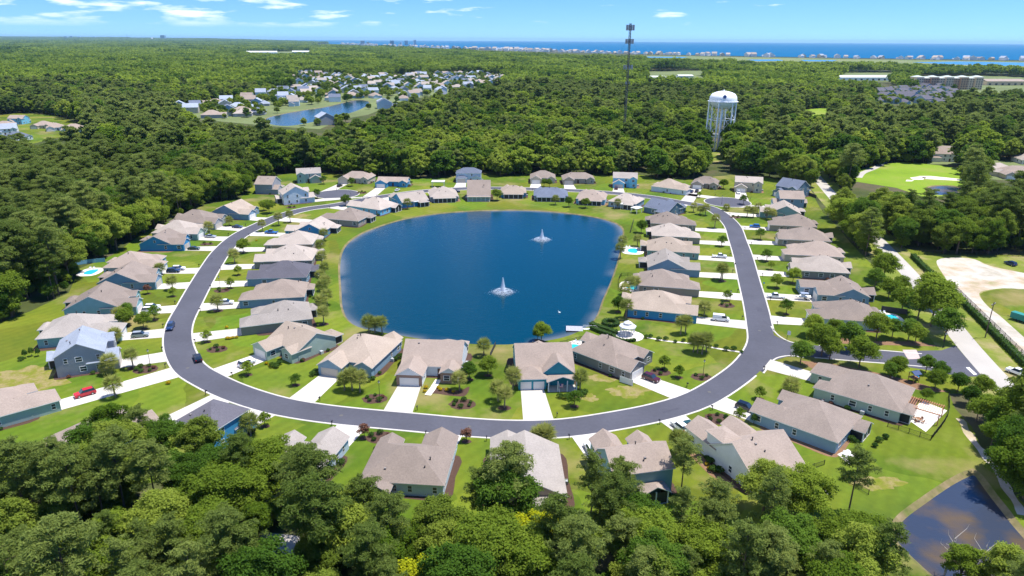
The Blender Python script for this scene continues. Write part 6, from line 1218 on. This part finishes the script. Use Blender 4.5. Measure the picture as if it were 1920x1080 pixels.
def village(poly, s, label, grp, pond=None, pr=.8, **k):
    xs = [p[0] for p in poly]; ys = [p[1] for p in poly]; X, Y = jitter(min(xs), max(xs), min(ys), max(ys), s); ok = inside(poly, X, Y)
    if pond: ok &= ~inside(offset(pond, -16, True), X, Y)
    n = 0
    for x, y in zip(X[ok], Y[ok]):
        for _ in range(3):
            u_, v_ = x+rng.uniform(-.6, .6)*s, y+rng.uniform(-.6, .6)*s
            if math.hypot(u_-x, v_-y) > 13 and (not pond or not inside(pond, [u_], [v_])[0]): VX.append((u_, v_, rng.uniform(.4, .8), rng.uniform(0, 6), rng.randrange(4)))
        if rng.random() < pr: farhouse(x, y, rng.choice((0, 1.57, 3.14, 4.71))+.3+rng.uniform(-.25, .25), rng.uniform(1.0, 1.3), label, 'house', grp, **k); n += 1
        VX.append((x+s*.5, y+s*.45, rng.uniform(.5, .75), rng.uniform(0, 6), rng.randrange(4)))
        if rng.random() < .9: VX.append((x-s*.5+rng.uniform(-3, 3), y-s*.4, rng.uniform(.5, .7), rng.uniform(0, 6), rng.randrange(4)))
    return n
patch('village_green', VILLAGES[0], .0, LAWN) if False else fill('village_lawn', [CCW(VILLAGES[0]), FARPOND], .01, mat('village_grass', (.13, .16, .055), .95, var=.3, scale=.02))
patch('village_lawn', VILLAGES[1], .01, LAWN)
for vi in (2, 3, 4, 5, 6, 7, 8): patch('village_lawn', VILLAGES[vi], .01, mat('village_grass', (.2, .22, .1), .95))
village(VILLAGES[0], 35, 'small pale house in the far village around the long pond', 'houses of the village round the long pond', FARPOND, name='village_house')
village(VILLAGES[2], 19, 'dark blue-roofed terrace house below the long hotel', 'terrace houses below the hotel', None, .85, roof='dark', wall='steel', win=False, name='terrace_house')
scatter('village_trees', VX, [p[2] for p in PROTO['mid']], 'small trees scattered between the far village houses')
# hotel: four storeys in cream and tan bays under hipped green-grey roofs
hx, hy = P(1713, 168); hx2, hy2 = P(1838, 168); L = math.hypot(hx2-hx, hy2-hy); t = empty('hotel', (hx, hy, 0), math.atan2(hy2-hy, hx2-hx)); tag(t, 'long five-storey cream and tan hotel with pale hipped roofs', 'hotel')
HW = [mat('hotel_cream', (.66, .50, .34), .8), mat('hotel_tan', (.48, .30, .19), .8)]; HR = [mat('hotel_roof', (.45, .50, .46), .7), WHITE]; HG = MB().box(-.5, .5, -.06, 0, 0, 1).mesh('window', GLASS)
nb = 9
for k in range(nb):
    x0, x1 = L*k/nb, L*(k+1)/nb; pj = 3. if k % 2 == 0 else 0.; w_ = MB(); w_.box(x0+.02, x1-.02, -pj, 17, -.3, 22.5 if k % 2 == 0 else 20.5); w_.build('bay', HW[(k//2+k) % 2], t)
    rf = MB(); roof_add(rf, x0+.3, x1-.3, -pj+.3, 16.5, 22.4 if k % 2 == 0 else 20.4, 'h', .35, .8); rf.build('roof', HR, t)
    for st in range(5):
        for c in range(3): link('window', HG, t, (x0+(x1-x0)*(c+.5)/3, -pj-.01, 1.+st*4.), 0, (2.2, 1, 1.9))
def shed(u0, u1, v, d, h, label, m, rm, name='warehouse'):
    a, b = P(u0, v), P(u1, v); L = math.dist(a, b); t = empty(name, (*a, 0), math.atan2(b[1]-a[1], b[0]-a[0])); tag(t, label, 'building'); w_ = MB(); w_.box(0, L, 0, d, -.3, h); w_.build('wall', m, t); rf = MB(); roof_add(rf, 0, L, 0, d, h, 'gx', .18, .8); rf.build('roof', [rm, WHITE], t)
    for k in range(int(L/14)): MB().box(k*14+4, k*14+9, -.1, 0, .0, 4.).build('door', GLASS, t)
PW = mat('pale_metal_roof', (.62, .64, .58), .6)
for a in ((1566, 1676, 151, 40, 7, 'long low building with pale roof among the woods'), (1210, 1254, 150, 26, 6, 'white warehouse left of the water tower woods'), (1272, 1300, 148, 22, 7, 'small white building beside the warehouse'), (1850, 1925, 160, 40, 8, 'beige-roofed block at the end of the hotel'), (460, 520, 101, 70, 9, 'white commercial shed in the far western woods'), (548, 590, 100, 60, 9, 'second white commercial shed in the far western woods'), (1100, 1128, 133, 30, 7, 'small blue-roofed building in the middle woods')): shed(*a, HW[0] if a[0] == 1850 else WM('white'), RM('taupe') if a[0] == 1850 else PW)
# beach houses along the shore, high-rises beyond
nbh = 0; acc = 0.
for a, b in zip(COAST[3:], COAST[4:]):
    L = math.dist(a, b); n = max(1, int(L/(30 if a[0] > -500 else 80)))
    for k in range(n):
        if rng.random() < .30: continue
        f = (k+rng.random()*.7)/n; x, y = a[0]+(b[0]-a[0])*f, a[1]+(b[1]-a[1])*f; y -= rng.uniform(15, 140)*(1 if x > -500 else .4)
        if nbh < 280: farhouse(x, y, rng.uniform(0, 6.28), rng.uniform(1.5, 2.5)*(1.3 if y > 5500 else 1), 'tiny white beach house on the strip before the sea', 'house', 'beach houses along the shore', rng.choice(('white', 'white', 'white', 'mist', 'beige')), rng.choice(('pale', 'bluegray', 'pale', 'taupe')), rng.choice((1, 2)), win=False, name='beach_house'); nbh += 1
def tower(u, v, w, h, label, c='white', grp=None):
    x, y = P(u, v); t = empty('tower_block', (x, y, 0), rng.uniform(-.3, .3)); tag(t, label, 'building', grp); MB().box(-w/2, w/2, -w/3, w/3, -1, h).build('wall', WM(c), t); MB().box(-w*.4, w*.4, -w*.25, w*.25, h, h+6).build('penthouse', WM('mist'), t)
    for k in range(int(h/12)): MB().box(-w*.46, w*.46, -w/3-.3, -w/3, 4+k*12, 9+k*12).build('balcony_row', GLASS, t)
for u, w, h, lb, c in ((680, 62, 60, 'leftmost tower block of the shore cluster', 'mist'), (690, 40, 40, 'low block beside the leftmost shore tower', 'beige'), (735, 60, 62, 'wide tower block in the middle of the shore cluster', 'steel'), (752, 30, 44, 'narrow low block in the shore cluster', 'white'), (762, 52, 64, 'pale tower block of the shore cluster', 'mist'), (778, 40, 72, 'bright tower block closing the shore cluster', 'white')): tower(u, 84.5, w, h, lb, c)
for u, w, h, lb in ((307, 120, 150, 'broad block standing above the western horizon'), (125, 90, 108, 'first of the faint blocks on the western horizon'), (135, 60, 116, 'second of the faint blocks on the western horizon'), (150, 80, 104, 'third of the faint blocks on the western horizon'), (178, 90, 106, 'fourth of the faint blocks on the western horizon')): tower(u, 77.5-(0 if u > 200 else 1.5), w, h, lb, 'steel')
tx2, ty2 = P(286, 79); t = empty('water_tower', (tx2, ty2, 0)); tag(t, 'tiny white water tower near the western horizon', 'water tower'); MB().lathe([(0, 60), (16, 66), (20, 76), (14, 86), (0, 88)], 12).build('tank', TW, t); MB().tube((0, 0, 0), (0, 0, 62), 3, 3, 8).build('stem', TW, t)
tx2, ty2 = P(240, 78.5); t = empty('radio_mast', (tx2, ty2, 0)); tag(t, 'thin mast on the western horizon', 'mast'); MB().tube((0, 0, 0), (0, 0, 170), 4, 2, 6).build('pole', MM, t)
settle()
# ------------------------------------------------------------------ haze: one closed box of even air round the whole scene
hz = MB(); hz.box(-61000, 61000, -400, 61000, -2., 190.); ho = hz.build('haze', []); tag(ho, kind='stuff'); ho['label'] = 'thin pale summer haze over the whole landscape'; ho['category'] = 'haze'
hm = bpy.data.materials.new('haze'); hm.use_nodes = True; ht = hm.node_tree; ht.nodes.clear(); o_ = ht.nodes.new('ShaderNodeOutputMaterial'); pv = ht.nodes.new('ShaderNodeVolumePrincipled'); pv.inputs['Density'].default_value = 2.4e-5; pv.inputs['Color'].default_value = (.45, .75, 1., 1); pv.inputs['Anisotropy'].default_value = .2
ht.links.new(pv.outputs[0], o_.inputs['Volume']); ho.data.materials.append(hm)
